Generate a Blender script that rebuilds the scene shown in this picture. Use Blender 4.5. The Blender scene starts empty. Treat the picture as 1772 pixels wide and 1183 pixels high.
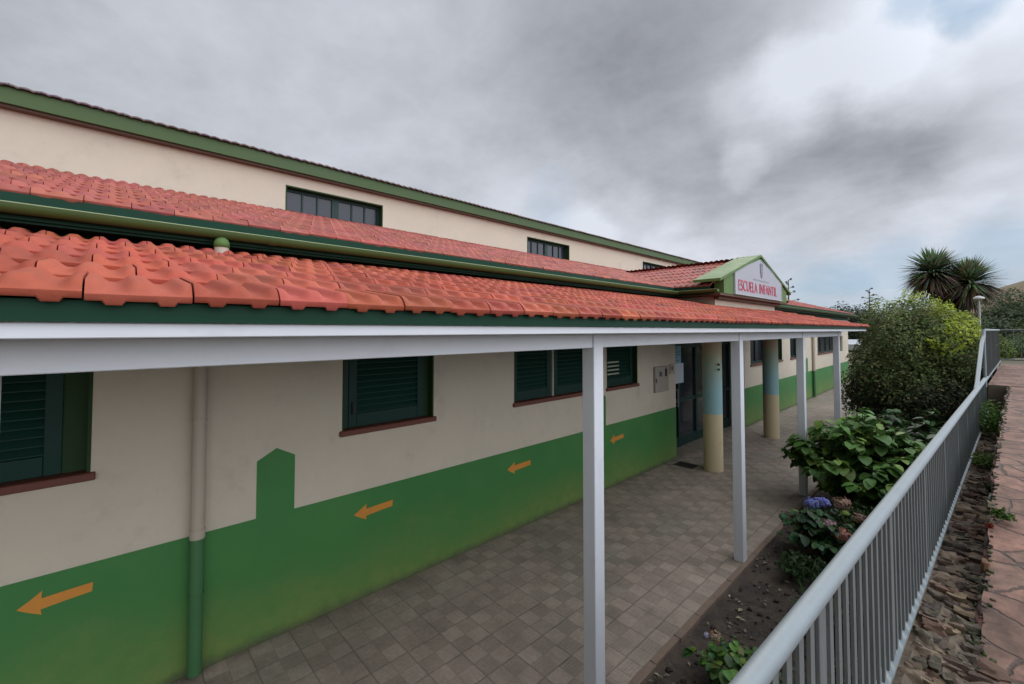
import bpy, math, random
from mathutils import Vector, Matrix, noise
R=math.radians
rnd=random.Random(7)
scn=bpy.context.scene
COL=scn.collection

# ------------------------------------------------------------------ camera, light, exposure
EYE=2.6
cam_d=bpy.data.cameras.new("camera"); cam=bpy.data.objects.new("camera",cam_d); COL.objects.link(cam)
cam.location=(0,0,EYE); cam.rotation_euler=(R(91.8),0,R(46.567))
cam_d.sensor_width=36; cam_d.lens=740/1772*36; cam_d.shift_y=-0.0247
cam_d.clip_start=0.05; cam_d.clip_end=6000
scn.camera=cam
scn.view_settings.view_transform='Standard'; scn.view_settings.look='None'
scn.view_settings.exposure=0.0; scn.view_settings.gamma=1.0

SUN_EL=R(38); SUN_AZ=R(-22)      # azimuth from +Y towards +X
sd=Vector((math.sin(SUN_AZ)*math.cos(SUN_EL), math.cos(SUN_AZ)*math.cos(SUN_EL), math.sin(SUN_EL)))
sl=bpy.data.lights.new("sun",'SUN'); sl.energy=1.1; sl.angle=R(14); sl.color=(1,.96,.9)
so=bpy.data.objects.new("sun",sl); COL.objects.link(so)
so.rotation_euler=(-sd).to_track_quat('-Z','Y').to_euler()

# ------------------------------------------------------------------ node helpers
class N:
    def __init__(s,tree): s.t=tree; tree.nodes.clear()
    def n(s,kind,ins=None,**kw):
        nd=s.t.nodes.new(kind)
        for k,v in kw.items(): setattr(nd,k,v)
        for k,v in (ins or {}).items(): s.put(nd.inputs[k],v)
        return nd
    def put(s,sock,v):
        if isinstance(v,bpy.types.NodeSocket): s.t.links.new(v,sock)
        elif isinstance(v,bpy.types.Node): s.t.links.new(v.outputs[0],sock)
        else:
            if hasattr(v,'__len__') and len(v)==3 and sock.type=='RGBA': v=(*v,1)
            sock.default_value=v
    def m(s,op,a,b=0.,c=0.,clamp=False):
        nd=s.t.nodes.new('ShaderNodeMath'); nd.operation=op; nd.use_clamp=clamp
        s.put(nd.inputs[0],a); s.put(nd.inputs[1],b); s.put(nd.inputs[2],c); return nd.outputs[0]
    def v(s,op,a,b=(0,0,0),out=0,scale=None):
        nd=s.t.nodes.new('ShaderNodeVectorMath'); nd.operation=op
        s.put(nd.inputs[0],a); s.put(nd.inputs[1],b)
        if scale is not None: s.put(nd.inputs['Scale'],scale)
        return nd.outputs[out]
    def mix(s,f,a,b,mode='MIX'):
        nd=s.t.nodes.new('ShaderNodeMix'); nd.data_type='RGBA'; nd.blend_type=mode
        s.put(nd.inputs[0],f); s.put(nd.inputs[6],a); s.put(nd.inputs[7],b); return nd.outputs[2]
    def noise(s,vec,scale,detail=4,rough=.55,dist=0,out=0):
        nd=s.n('ShaderNodeTexNoise',{'Scale':scale,'Detail':detail,'Roughness':rough,'Distortion':dist})
        if vec is not None: s.put(nd.inputs['Vector'],vec)
        return nd.outputs[out]
    def smooth(s,x,a,b,lo=0.,hi=1.):
        nd=s.n('ShaderNodeMapRange',interpolation_type='SMOOTHSTEP')
        s.put(nd.inputs[0],x); nd.inputs[1].default_value=a; nd.inputs[2].default_value=b
        nd.inputs[3].default_value=lo; nd.inputs[4].default_value=hi; return nd.outputs[0]
    def xyz(s,vec):
        nd=s.n('ShaderNodeSeparateXYZ'); s.put(nd.inputs[0],vec); return nd.outputs
def new_mat(name):
    m=bpy.data.materials.new(name); m.use_nodes=True; g=N(m.node_tree)
    out=g.n('ShaderNodeOutputMaterial'); b=g.n('ShaderNodeBsdfPrincipled')
    g.t.links.new(b.outputs[0],out.inputs[0]); g.b=b; return m,g
def geo_pos(g): return g.n('ShaderNodeNewGeometry').outputs['Position']
def mat(name,col,rough=.7,var=.12,scale=3.,bump=0.,bscale=60.,metal=0.,col2=None,spec=None,tint=False,stain=0.,aniso=(1,1,1)):
    m,g=new_mat(name); p=geo_pos(g)
    pv=g.v('MULTIPLY',p,aniso)
    n1=g.noise(pv,scale,6,.6); n2=g.noise(pv,scale*7,4,.6)
    c=col
    if col2 is not None: c=g.mix(g.smooth(n1,.35,.65),col,col2)
    f=g.m('ADD',g.m('MULTIPLY',g.m('SUBTRACT',n1,.5),var*2),g.m('MULTIPLY',g.m('SUBTRACT',n2,.5),var))
    f=g.m('ADD',f,1.)
    c=g.mix(1.,c,g.n('ShaderNodeCombineColor',{0:f,1:f,2:f}).outputs[0],'MULTIPLY')
    if tint:
        a=g.n('ShaderNodeAttribute',attribute_name='tint')
        c=g.mix(1.,c,a.outputs['Color'],'MULTIPLY')
    if stain:
        s_=g.smooth(g.noise(pv,scale*1.7,8,.7),.52,.75)
        c=g.mix(g.m('MULTIPLY',s_,stain),c,(.06,.055,.045))
    g.put(g.b.inputs['Base Color'],c)
    rr=g.m('ADD',rough,g.m('MULTIPLY',g.m('SUBTRACT',n1,.5),.25),clamp=True)
    g.put(g.b.inputs['Roughness'],rr); g.b.inputs['Metallic'].default_value=metal
    if spec is not None: g.b.inputs['Specular IOR Level'].default_value=spec
    if bump:
        bn=g.n('ShaderNodeBump',{'Strength':bump,'Distance':.01,'Height':g.noise(p,bscale,5,.65)})
        g.put(g.b.inputs['Normal'],bn.outputs[0])
    return m

# ------------------------------------------------------------------ world: overcast sky
def cam_dir(px,py):      # direction seen at a place in the photograph, for placing the cloud banks
    Rm=cam.rotation_euler.to_matrix()
    v=Rm@Vector(((px-886)/740,(547.7-py)/740,-1)); v.normalize(); return v
w=bpy.data.worlds.new("World"); scn.world=w; w.use_nodes=True; g=N(w.node_tree)
wo=g.n('ShaderNodeOutputWorld'); bg=g.n('ShaderNodeBackground'); g.t.links.new(bg.outputs[0],wo.inputs[0])
sky=g.n('ShaderNodeTexSky'); sky.sky_type='NISHITA'; sky.sun_disc=False
sky.sun_elevation=SUN_EL; sky.sun_rotation=SUN_AZ
d=g.n('ShaderNodeTexCoord').outputs['Generated']
sx=g.xyz(d)
zz=g.m('ADD',g.m('MAXIMUM',sx[2],0.),.28)
pl=g.n('ShaderNodeCombineXYZ',{0:g.m('DIVIDE',sx[0],zz),1:g.m('DIVIDE',sx[1],zz),2:0.}).outputs[0]
na=g.noise(pl,.75,7,.5,.5); nb=g.noise(g.v('ADD',pl,(3.1,7.7,0)),2.1,8,.55,.3)
wn=g.noise(d,2.6,6,.55,0,1)
dd=g.v('ADD',d,g.v('SCALE',g.v('SUBTRACT',wn,(.5,.5,.5)),scale=.13))
dd=g.v('ADD',dd,g.v('SCALE',g.v('SUBTRACT',g.noise(d,9,5,.6,0,1),(.5,.5,.5)),scale=.07))
dd=g.v('NORMALIZE',dd)
def lobe(px,py,a_in,a_out,amp):
    c=g.v('DOT_PRODUCT',dd,tuple(cam_dir(px,py)),out=1)
    return g.smooth(c,math.cos(R(a_out)),math.cos(R(a_in)),0.,amp)
br=g.m('ADD',g.m('MULTIPLY',g.m('SUBTRACT',na,.5),.24),g.m('MULTIPLY',g.m('SUBTRACT',nb,.5),.20))
base=g.m('ADD',.50,br)
for L in [(1350,165,0,7,.08),(1288,280,0,3.2,.15),(1345,185,0,7,.14),(1375,130,0,5,.10),(1450,100,0,8,.12),(1580,60,0,9,.17),(1240,400,0,9,.07),(1690,80,0,9,.10),(1765,330,0,9,.14),(1080,420,0,9,.16),
          (930,390,0,13,.16),(1400,480,0,14,.17),(1620,430,0,10,.12),(1180,445,0,6,.14),(1640,330,0,5,.08),(1560,150,0,5,.10),(1130,90,0,9,-.04),(1000,430,0,7,.14),(1500,100,0,5,.12),(1490,270,0,17,-.10),(1690,230,0,12,-.06),(1130,160,0,22,-.075),(1080,40,0,16,-.04),(560,130,0,26,.05),(60,80,0,24,-.02),(1750,180,0,10,-.06)]:
    base=g.m('ADD',base,lobe(*L))
base=g.m('ADD',base,g.m('MULTIPLY',g.m('SUBTRACT',g.noise(g.v('ADD',pl,(1.3,2.2,0)),5,8,.62),.5),.12))
base=g.m('ADD',base,g.m('MULTIPLY',g.m('SUBTRACT',g.noise(g.v('ADD',pl,(5.3,.2,0)),1.6,8,.6,1.2),.5),.15))
bil=g.m('ABSOLUTE',g.m('SUBTRACT',g.noise(g.v('ADD',pl,(8.3,4.2,0)),3.2,9,.6,.1),.5))
base=g.m('ADD',base,g.m('MULTIPLY',g.m('SUBTRACT',bil,.07),-.32))
base=g.m('MINIMUM',g.m('MAXIMUM',base,.25),.78)
side=g.smooth(g.v('DOT_PRODUCT',d,(.88,.05,.46),out=1),.1,.85,0.,1.95)   # out-of-view sky made brighter, added as fill light for the facade
top=g.smooth(sx[2],.62,.98,0.,.35); base=g.m('ADD',g.m('ADD',base,top),side)
base=g.m('MULTIPLY',base,g.smooth(g.v('DOT_PRODUCT',d,(-.1,-.99,.1),out=1),.2,.95,1.,.3))   # unseen sky dimmed this way, added to darken the post faces turned to it
cr=g.n('ShaderNodeCombineColor',{0:g.m('MULTIPLY',base,.94),1:g.m('MULTIPLY',base,.99),2:g.m('MULTIPLY',base,1.10)}).outputs[0]
cloud=g.v('SCALE',cr,scale=10.)
hole=lobe(1690,-5,.3,3.6,.75)
for L in [(1430,500,.5,6,.75),(1380,455,.3,4,.3),(1730,430,.5,5,.5),(950,350,.5,5,.25),(1540,480,.5,6,.5),(1600,0,.5,3,.5)]: hole=g.m('MAXIMUM',hole,lobe(*L))
hole=g.m('MULTIPLY',hole,g.smooth(nb,.3,.55,.35,1.))
blue=g.mix(.85,sky.outputs[0],(2.1,4.0,5.9))
g.put(bg.inputs[0],g.mix(hole,cloud,blue)); bg.inputs[1].default_value=.1

# ------------------------------------------------------------------ mesh helpers
class MB:
    def __init__(s): s.v=[]; s.f=[]; s.t=[]; s.mi=[]; s.cur=0
    def face(s,idx,t=(1,1,1)): s.f.append(tuple(idx)); s.t.append(t); s.mi.append(s.cur)
    def quad(s,a,b,c,d_,t=(1,1,1)):
        i=len(s.v); s.v+= [tuple(a),tuple(b),tuple(c),tuple(d_)]; s.face((i,i+1,i+2,i+3),t)
    def poly(s,pts,t=(1,1,1)):
        i=len(s.v); s.v+=[tuple(p) for p in pts]; s.face(range(i,i+len(pts)),t)
    def box(s,x0,x1,y0,y1,z0,z1,t=(1,1,1),bev=0.):
        x0,x1=min(x0,x1),max(x0,x1); y0,y1=min(y0,y1),max(y0,y1); z0,z1=min(z0,z1),max(z0,z1)
        if bev:
            b=min(bev,(x1-x0)*.4,(y1-y0)*.4,(z1-z0)*.4)
            i=len(s.v)
            pts=[]
            for X,sx_ in ((x0,1),(x1,-1)):
                for Y,sy_ in ((y0,1),(y1,-1)):
                    for Z,sz_ in ((z0,1),(z1,-1)):
                        pts+=[(X,Y+sy_*b,Z+sz_*b),(X+sx_*b,Y,Z+sz_*b),(X+sx_*b,Y+sy_*b,Z)]
            s.v+=pts
            def c(a,b_,c_): return i+(a*4+b_*2+c_)*3
            F=[]
            for a in (0,1):
                q=[c(a,0,0),c(a,1,0),c(a,1,1),c(a,0,1)]; F.append(q if a else q[::-1])
            for b_ in (0,1):
                q=[c(0,b_,0)+1,c(0,b_,1)+1,c(1,b_,1)+1,c(1,b_,0)+1]; F.append(q if b_ else q[::-1])
            for c_ in (0,1):
                q=[c(0,0,c_)+2,c(1,0,c_)+2,c(1,1,c_)+2,c(0,1,c_)+2]; F.append(q if c_ else q[::-1])
            for a in (0,1):
                for b_ in (0,1): F.append([c(a,b_,0),c(a,b_,1),c(a,b_,1)+1,c(a,b_,0)+1])
            for a in (0,1):
                for c_ in (0,1): F.append([c(a,0,c_),c(a,1,c_),c(a,1,c_)+2,c(a,0,c_)+2])
            for b_ in (0,1):
                for c_ in (0,1): F.append([c(0,b_,c_)+1,c(1,b_,c_)+1,c(1,b_,c_)+2,c(0,b_,c_)+2])
            for a in (0,1):
                for b_ in (0,1):
                    for c_ in (0,1): k=c(a,b_,c_); F.append([k,k+1,k+2])
            for f in F: s.face(f,t)
            return
        i=len(s.v)
        s.v+=[(x0,y0,z0),(x1,y0,z0),(x1,y1,z0),(x0,y1,z0),(x0,y0,z1),(x1,y0,z1),(x1,y1,z1),(x0,y1,z1)]
        for f in ((3,2,1,0),(4,5,6,7),(0,1,5,4),(1,2,6,5),(2,3,7,6),(3,0,4,7)): s.face([i+k for k in f],t)
    def tube(s,pts,r,n=10,cap=True,t=(1,1,1)):
        pts=[Vector(p) for p in pts]; rs=r if hasattr(r,'__len__') else [r]*len(pts)
        rings=[]; up=None
        for k,p in enumerate(pts):
            a=pts[max(k-1,0)]; b=pts[min(k+1,len(pts)-1)]; d_=(b-a).normalized()
            if up is None:
                up=Vector((0,0,1)) if abs(d_.z)<.9 else Vector((1,0,0))
            u=d_.cross(up)
            if u.length<1e-4: u=d_.cross(Vector((0,1,0)))
            u.normalize(); v=u.cross(d_).normalized(); up=v
            i=len(s.v)
            for j in range(n):
                an=2*math.pi*j/n; s.v.append(tuple(p+(u*math.cos(an)+v*math.sin(an))*rs[k]))
            rings.append(i)
        for a,b in zip(rings,rings[1:]):
            for j in range(n): s.face((a+j,a+(j+1)%n,b+(j+1)%n,b+j),t)
        if cap:
            s.face([rings[0]+j for j in range(n)][::-1],t); s.face([rings[-1]+j for j in range(n)],t)
    def rock(s,c,r,seed,t=(1,1,1),sub=6,amp=.35):
        i0=len(s.v); n=sub*2
        for a in range(sub+1):
            th=math.pi*a/sub
            for b in range(n):
                ph=2*math.pi*b/n
                d_=Vector((math.sin(th)*math.cos(ph),math.sin(th)*math.sin(ph),math.cos(th)))
                q=Vector([math.copysign(abs(k)**.6,k) for k in d_])
                k=1+amp*noise.noise(d_*1.4+Vector((seed*3.1,seed*1.7,seed)))
                s.v.append((c[0]+q.x*r[0]*k,c[1]+q.y*r[1]*k,c[2]+q.z*r[2]*k))
        for a in range(sub):
            for b in range(n): s.face((i0+a*n+b,i0+(a+1)*n+b,i0+(a+1)*n+(b+1)%n,i0+a*n+(b+1)%n),t)
    def build(s,name,m,parent=None,smooth=False,loc=None):
        off=Vector((0,0,0))
        if parent is not None: off=WL[parent.name]
        elif loc is not None: off=Vector(loc)
        me=bpy.data.meshes.new(name)
        me.from_pydata([(x-off.x,y-off.y,z-off.z) for x,y,z in s.v],[],s.f)
        ms=m if isinstance(m,(list,tuple)) else [m]
        for q in ms: me.materials.append(q)
        if len(ms)>1: me.polygons.foreach_set('material_index',s.mi)
        if any(t!=(1,1,1) for t in s.t):
            at=me.color_attributes.new('tint','FLOAT_COLOR','CORNER'); arr=[]
            for f,t in zip(s.f,s.t): arr+= (t[0],t[1],t[2],1.)*len(f)
            at.data.foreach_set('color',arr)
        if smooth:
            me.polygons.foreach_set('use_smooth',[True]*len(me.polygons))
            if smooth!=True: me.set_sharp_from_angle(angle=smooth)
        me.update()
        o=bpy.data.objects.new(name,me); COL.objects.link(o)
        if parent is not None: o.parent=parent; WL[o.name]=off
        else: o.location=off; WL[o.name]=off
        return o
WL={}
def thing(name,label,cat,loc=(0,0,0),group=None):
    o=bpy.data.objects.new(name,None); COL.objects.link(o); o.location=loc; WL[o.name]=Vector(loc)
    o.empty_display_size=.2
    return tag(o,label,cat,group)
def tag(o,label,cat,group=None):
    o['label']=label; o['category']=cat
    if group: o['group']=group
    return o
def struct(o): o['kind']='structure'; return o
def copy_tree(o,parent=None):
    c=o.copy(); COL.objects.link(c)
    if parent is not None: c.parent=parent
    for ch in list(o.children): copy_tree(ch,c)
    return c
SM=R(40)

# ------------------------------------------------------------------ materials
M={}
M['cream']=mat('cream_render',(.545,.475,.37),.85,.085,1.2,.4,90,stain=.2)
def dado_mat():
    m,g=new_mat('green_wall_paint'); p=geo_pos(g); z=g.xyz(p)[2]
    n1=g.noise(p,1.1,6,.6); n2=g.noise(p,9,5,.65)
    c=g.mix(g.smooth(n1,.3,.7),(.033,.165,.036),(.05,.19,.042))
    algae_light=g.m('MULTIPLY',g.smooth(g.m('ADD',z,g.m('MULTIPLY',g.m('SUBTRACT',n1,.5),1.2)),.75,-.1),g.smooth(n2,.2,.7,.55,1.))
    c=g.mix(g.m('MULTIPLY',algae_light,.8),c,(.19,.25,.06))  # daylight on the wall foot painted in as yellow-green, with some algae
    dirt=g.m('MULTIPLY',g.smooth(g.m('ADD',z,g.m('MULTIPLY',n2,.09)),.15,.03),.75)
    c=g.mix(dirt,c,(.075,.068,.045))
    g.put(g.b.inputs['Base Color'],c); g.b.inputs['Roughness'].default_value=.62
    g.put(g.b.inputs['Normal'],g.n('ShaderNodeBump',{'Strength':.25,'Distance':.01,'Height':g.noise(p,80,4,.6)}).outputs[0])
    return m
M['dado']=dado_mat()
M['dark_green']=mat('dark_green_paint',(.004,.036,.018),.6,.12,2.,spec=.2)
M['shutter']=mat('green_shutter_paint',(.005,.032,.022),.5,.15,4.,spec=.25)
M['reveal']=mat('green_reveal_paint',(.019,.045,.013),.6,.1,4.,spec=.2)
M['fascia']=mat('mid_green_fascia_paint',(.042,.082,.016),.6,.16,1.5,stain=.25,aniso=(1,.4,1))
M['gutter']=mat('weathered_green_gutter',(.046,.09,.022),.45,.18,2.,stain=.3,aniso=(1,.5,1))
M['rim']=mat('pale_gutter_rim',(.24,.32,.15),.4,.1,4)
M['bright_green']=mat('bright_green_parapet',(.08,.155,.036),.7,.15,3.,stain=.25)
M['tile']=mat('red_roof_tile',(.36,.076,.044),.752,.1,2.,.18,70,tint=True,stain=.25,spec=.25)
M['old_tile']=mat('older_red_roof_tile',(.31,.07,.048),.75,.16,2.5,.2,60,tint=True,stain=.3)
M['mauve_tile']=mat('mauve_ridge_tile',(.12,.08,.075),.85,.2,5,tint=True)
M['white']=mat('white_metal_paint',(.6,.61,.63),.42,.07,1.5,stain=.14)
M['brown_soffit']=mat('brown_soffit_board',(.10,.055,.035),.7,.2,3)
M['sill']=mat('brown_clay_sill',(.13,.035,.02),.6,.2,6,.2,40)
M['pale_strip']=mat('pale_mullion_paint',(.38,.38,.3),.5,.05,5)
M['orange']=mat('orange_arrow_paint',(.56,.225,.03),.7,.12,9)
M['pipe_cream']=mat('cream_pipe',(.42,.36,.28),.5,.06,3)
M['pipe_green']=mat('green_pipe',(.05,.15,.055),.5,.12,3)
M['galv']=mat('galvanised_steel',(.22,.25,.258),.6,.16,9,.1,150,metal=.3)
M['galv_bar']=mat('weathered_galvanised_bar',(.115,.125,.12),.65,.35,14,.15,120,metal=.15,aniso=(1,1,.25))
M['mortar']=mat('rubble_mortar',(.12,.092,.062),.95,.3,9,.9,50)
M['stone']=mat('rubble_stone',(.22,.175,.135),.9,.3,8,.9,45,tint=True)
M['soil']=None
M['bark']=mat('grey_brown_bark',(.13,.095,.065),.95,.3,12,.8,40)
M['dark_int']=mat('dark_interior',(.012,.013,.014),.8,.1,3)
M['frame_dark']=mat('dark_green_joinery',(.007,.03,.024),.45,.1,4,spec=.3)
M['grey_panel']=mat('grey_sign_panel',(.33,.345,.375),.5,.05,2)
M['red_letter']=mat('faded_red_lettering',(.52,.05,.1),.6,.15,20)
M['crest']=mat('grey_crest_print',(.16,.16,.2),.6,.3,30)
M['faint']=mat('faint_grey_print',(.33,.34,.37),.6,.1,30)
M['meter']=mat('grey_beige_meter_box',(.33,.29,.24),.55,.08,8)
M['paper']=mat('white_paper',(.42,.46,.5),.7,.04,6)
M['bluepaper']=mat('pale_blue_paper',(.16,.33,.38),.7,.06,6)
M['ink']=mat('dark_ink',(.05,.08,.1),.7,.1,20)
M['black']=mat('black_rubber',(.02,.02,.02),.8,.1,9)
M['rust']=mat('rusty_iron',(.07,.04,.03),.8,.3,20)
M['white_plastic']=mat('white_lamp_plastic',(.42,.42,.40),.4,.04,4)
def glass(name,col,rough):
    m,g=new_mat(name); p=geo_pos(g)
    g.put(g.b.inputs['Base Color'],g.mix(g.noise(p,2,4),col,tuple(c*1.8 for c in col)))
    g.b.inputs['Roughness'].default_value=rough; g.b.inputs['IOR'].default_value=1.6
    g.b.inputs['Specular IOR Level'].default_value=.35
    g.put(g.b.inputs['Normal'],g.n('ShaderNodeBump',{'Strength':.12,'Distance':.02,'Height':g.noise(p,3,2)}).outputs[0])
    return m
M['glass']=glass('window_glass',(.012,.014,.02),.22)
M['dglass']=glass('dark_door_glass',(.012,.015,.02),.08)
def column_mat():
    m,g=new_mat('painted_column'); p=geo_pos(g); z=g.xyz(p)[2]
    n1=g.noise(p,3,5,.6)
    z2=g.m('ADD',z,g.m('MULTIPLY',g.m('SUBTRACT',n1,.5),.05))
    c=g.mix(g.smooth(z2,1.03,1.06),(.58,.48,.29),(.27,.45,.46))
    c=g.mix(g.smooth(z2,1.35,2.1),c,(.34,.40,.29))
    c=g.mix(g.smooth(z2,1.95,2.35),c,(.48,.34,.22))
    s_=g.smooth(g.noise(p,7,7,.7),.6,.75)
    c=g.mix(g.m('MULTIPLY',s_,.35),c,(.1,.085,.05))
    g.put(g.b.inputs['Base Color'],c); g.b.inputs['Roughness'].default_value=.75
    g.put(g.b.inputs['Normal'],g.n('ShaderNodeBump',{'Strength':.2,'Distance':.01,'Height':g.noise(p,60,4,.6)}).outputs[0])
    return m
M['column']=column_mat()
def paving_mat():
    m,g=new_mat('small_square_paving'); p=geo_pos(g); T=.155
    q=g.v('ADD',p,(4.08,0.04,0)); x,y,_=[g.xyz(q)[k] for k in (0,1,2)]
    cx=g.m('FLOOR',g.m('DIVIDE',x,T)); cy=g.m('FLOOR',g.m('DIVIDE',y,T))
    cell=g.n('ShaderNodeCombineXYZ',{0:cx,1:cy,2:0.}).outputs[0]
    wn_=g.n('ShaderNodeTexWhiteNoise',{'Vector':cell}).outputs[0]
    par=g.m('MODULO',g.m('ABSOLUTE',g.m('ADD',cx,cy)),2.)
    fx=g.m('FRACT',g.m('DIVIDE',x,T)); fy=g.m('FRACT',g.m('DIVIDE',y,T))
    def edge(f,wd): return g.smooth(g.m('MINIMUM',f,g.m('SUBTRACT',1.,f)),0.,wd)
    e=g.m('MULTIPLY',edge(fx,.05),edge(fy,.05))
    F2x=g.m('FRACT',g.m('DIVIDE',x,T*2)); F2y=g.m('FRACT',g.m('DIVIDE',y,T*2))
    e2=g.m('MULTIPLY',edge(F2x,.028),edge(F2y,.028))
    big=g.noise(p,.55,6,.6); med=g.noise(p,3.2,5,.6); fine=g.noise(p,30,5,.7)
    c=g.mix(g.smooth(big,.36,.66),(.235,.188,.145),(.30,.24,.185))
    c=g.mix(g.smooth(g.noise(g.v('ADD',p,(9,2,0)),.9,5),.5,.7,0.,.45),c,(.21,.21,.155))
    k=g.m('ADD',.98,g.m('ADD',g.m('MULTIPLY',par,-.15),g.m('MULTIPLY',wn_,.18)))
    k=g.m('MULTIPLY',k,g.smooth(fine,.2,.8,.85,1.15))
    k=g.m('MULTIPLY',k,g.smooth(med,.3,.7,.86,1.12))
    k=g.m('MULTIPLY',k,g.m('ADD',.86,g.m('MULTIPLY',e,.14)))
    k=g.m('MULTIPLY',k,g.m('ADD',.74,g.m('MULTIPLY',e2,.26)))
    c=g.mix(1.,c,g.n('ShaderNodeCombineColor',{0:k,1:k,2:k}).outputs[0],'MULTIPLY')
    sp=g.smooth(g.noise(g.v('ADD',p,(4,4,0)),1.7,9,.72),.5,.72,0.,.45); c=g.mix(sp,c,(.085,.078,.055))
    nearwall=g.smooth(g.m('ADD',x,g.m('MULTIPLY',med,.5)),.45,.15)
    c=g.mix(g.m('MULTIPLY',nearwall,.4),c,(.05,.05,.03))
    g.put(g.b.inputs['Base Color'],c)
    # ribs: alternate squares carry grooves running one way or the other
    rib=g.m('ADD',g.m('MULTIPLY',par,g.m('SINE',g.m('MULTIPLY',x,2*math.pi/.026))),g.m('MULTIPLY',g.m('SUBTRACT',1.,par),g.m('SINE',g.m('MULTIPLY',y,2*math.pi/.026))))
    h=g.m('ADD',g.m('MULTIPLY',g.m('MULTIPLY',rib,e),.0010),g.m('ADD',g.m('MULTIPLY',e,.002),g.m('ADD',g.m('MULTIPLY',e2,.003),g.m('MULTIPLY',fine,.001))))
    g.put(g.b.inputs['Normal'],g.n('ShaderNodeBump',{'Strength':.7,'Distance':1.,'Height':h}).outputs[0])
    g.put(g.b.inputs['Roughness'],g.smooth(big,.3,.7,.62,.85))
    return m
M['paving']=paving_mat()
def flag_mat():
    m,g=new_mat('red_crazy_paving'); p=geo_pos(g)
    q=g.v('ADD',p,g.v('SCALE',g.v('SUBTRACT',g.noise(p,3,4,.6,0,1),(.5,.5,.5)),scale=.14))
    q=g.v('MULTIPLY',q,(1.,1.25,0.001))
    vo=g.n('ShaderNodeTexVoronoi',{'Vector':q,'Scale':3.6,'Randomness':.95}); 
    ve=g.n('ShaderNodeTexVoronoi',{'Vector':q,'Scale':3.6,'Randomness':.95},feature='DISTANCE_TO_EDGE')
    j=g.smooth(g.m('ADD',ve.outputs['Distance'],g.m('MULTIPLY',g.m('SUBTRACT',g.noise(p,22,4),.5),.05)),.008,.045)
    cc=g.n('ShaderNodeSeparateColor',{0:vo.outputs['Color']})
    c=g.mix(cc.outputs[0],(.19,.095,.068),(.245,.13,.092)); c=g.mix(g.m('MULTIPLY',cc.outputs[1],.6),c,(.17,.115,.08))
    n=g.noise(p,14,7,.65); n2=g.noise(p,2,6,.6)
    f=g.m('MULTIPLY',g.smooth(n,.25,.75,.6,1.3),g.smooth(n2,.35,.65,.7,1.2))
    c=g.mix(1.,c,g.n('ShaderNodeCombineColor',{0:f,1:f,2:f}).outputs[0],'MULTIPLY')
    c=g.mix(j,(.085,.06,.045),c)
    g.put(g.b.inputs['Base Color'],c); g.b.inputs['Roughness'].default_value=.85
    h=g.m('ADD',g.m('MULTIPLY',j,.01),g.m('MULTIPLY',n,.006))
    g.put(g.b.inputs['Normal'],g.n('ShaderNodeBump',{'Strength':.8,'Distance':1.,'Height':h}).outputs[0])
    return m
M['flag']=flag_mat()
M['soil']=mat('dark_garden_soil',(.038,.029,.022),.95,.5,5,1.,35,col2=(.065,.048,.034))
M['ground']=mat('dry_grass_ground',(.09,.085,.04),.95,.3,.6,.5,8,col2=(.12,.10,.06))
M['asphalt']=mat('worn_asphalt',(.07,.07,.068),.9,.15,2,.3,60)
M['hillgrass']=mat('brown_hill_grass',(.17,.095,.05),.95,.3,.12,col2=(.10,.09,.035))
M['edge_brick']=mat('brown_edging',(.17,.12,.085),.9,.3,10,.5,50)
def leaf_mat(name,rough=.6,spec=.22,trans=.25):
    m,g=new_mat(name); p=geo_pos(g)
    a=g.n('ShaderNodeAttribute',attribute_name='tint').outputs['Color']
    f=g.smooth(g.noise(p,25,3),.25,.75,.75,1.2)
    c=g.mix(1.,a,g.n('ShaderNodeCombineColor',{0:f,1:f,2:f}).outputs[0],'MULTIPLY')
    g.put(g.b.inputs['Base Color'],c); g.b.inputs['Roughness'].default_value=rough
    g.b.inputs['Specular IOR Level'].default_value=spec
    tr=g.n('ShaderNodeBsdfTranslucent'); g.put(tr.inputs[0],c)
    mx=g.n('ShaderNodeMixShader',{0:trans}); g.t.links.new(g.b.outputs[0],mx.inputs[1]); g.t.links.new(tr.outputs[0],mx.inputs[2])
    out=[n_ for n_ in g.t.nodes if n_.type=='OUTPUT_MATERIAL'][0]; g.t.links.new(mx.outputs[0],out.inputs[0])
    return m
M['leaf']=leaf_mat('foliage'); M['gloss_leaf']=leaf_mat('glossy_foliage',.5,.35); M['petal']=leaf_mat('petals',.7,.2,.2)

# ------------------------------------------------------------------ setting: ground
def ground_z(x,y):
    t=min(max((y-30)/18,0),1); return -.16+.76*t*t*(3-2*t)
gm=MB(); xs=[-2500,-600,-150,-60,-30,-15,-4,4,15,30,60,150,600,2500]; ys=[-2500,-300,-40,-10,0,10,20,28,32,36,40,44,48,60,150,600,2500]
gi=[[0]*len(ys) for _ in xs]
for i,x in enumerate(xs):
    for j,y in enumerate(ys): gi[i][j]=len(gm.v); gm.v.append((x,y,ground_z(x,y)))
for i in range(len(xs)-1):
    for j in range(len(ys)-1): gm.face((gi[i][j],gi[i+1][j],gi[i+1][j+1],gi[i][j+1]))
struct(gm.build('ground',M['ground'],smooth=True))
W=4.08                                 # distance of the long wall from the camera's line
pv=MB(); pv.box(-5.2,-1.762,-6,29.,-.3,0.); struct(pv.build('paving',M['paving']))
# raised border of brownish edging between paving and planting bed
eb=MB(); y=-6.
while y<15:
    L=rnd.uniform(.38,.42); j=rnd.uniform(-.004,.004)
    eb.box(-1.76,-1.70+j,y,y+L-.006,-.3,.006+rnd.uniform(-.003,.003),bev=.004); y+=L
struct(eb.build('paving_edging',M['edge_brick']))
def rail_D(s,off=0.): return .406-off-.061*s
def rail_pt(s,off,z): return (-rail_D(s,off),s,z)      # off>0: towards the path
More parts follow.
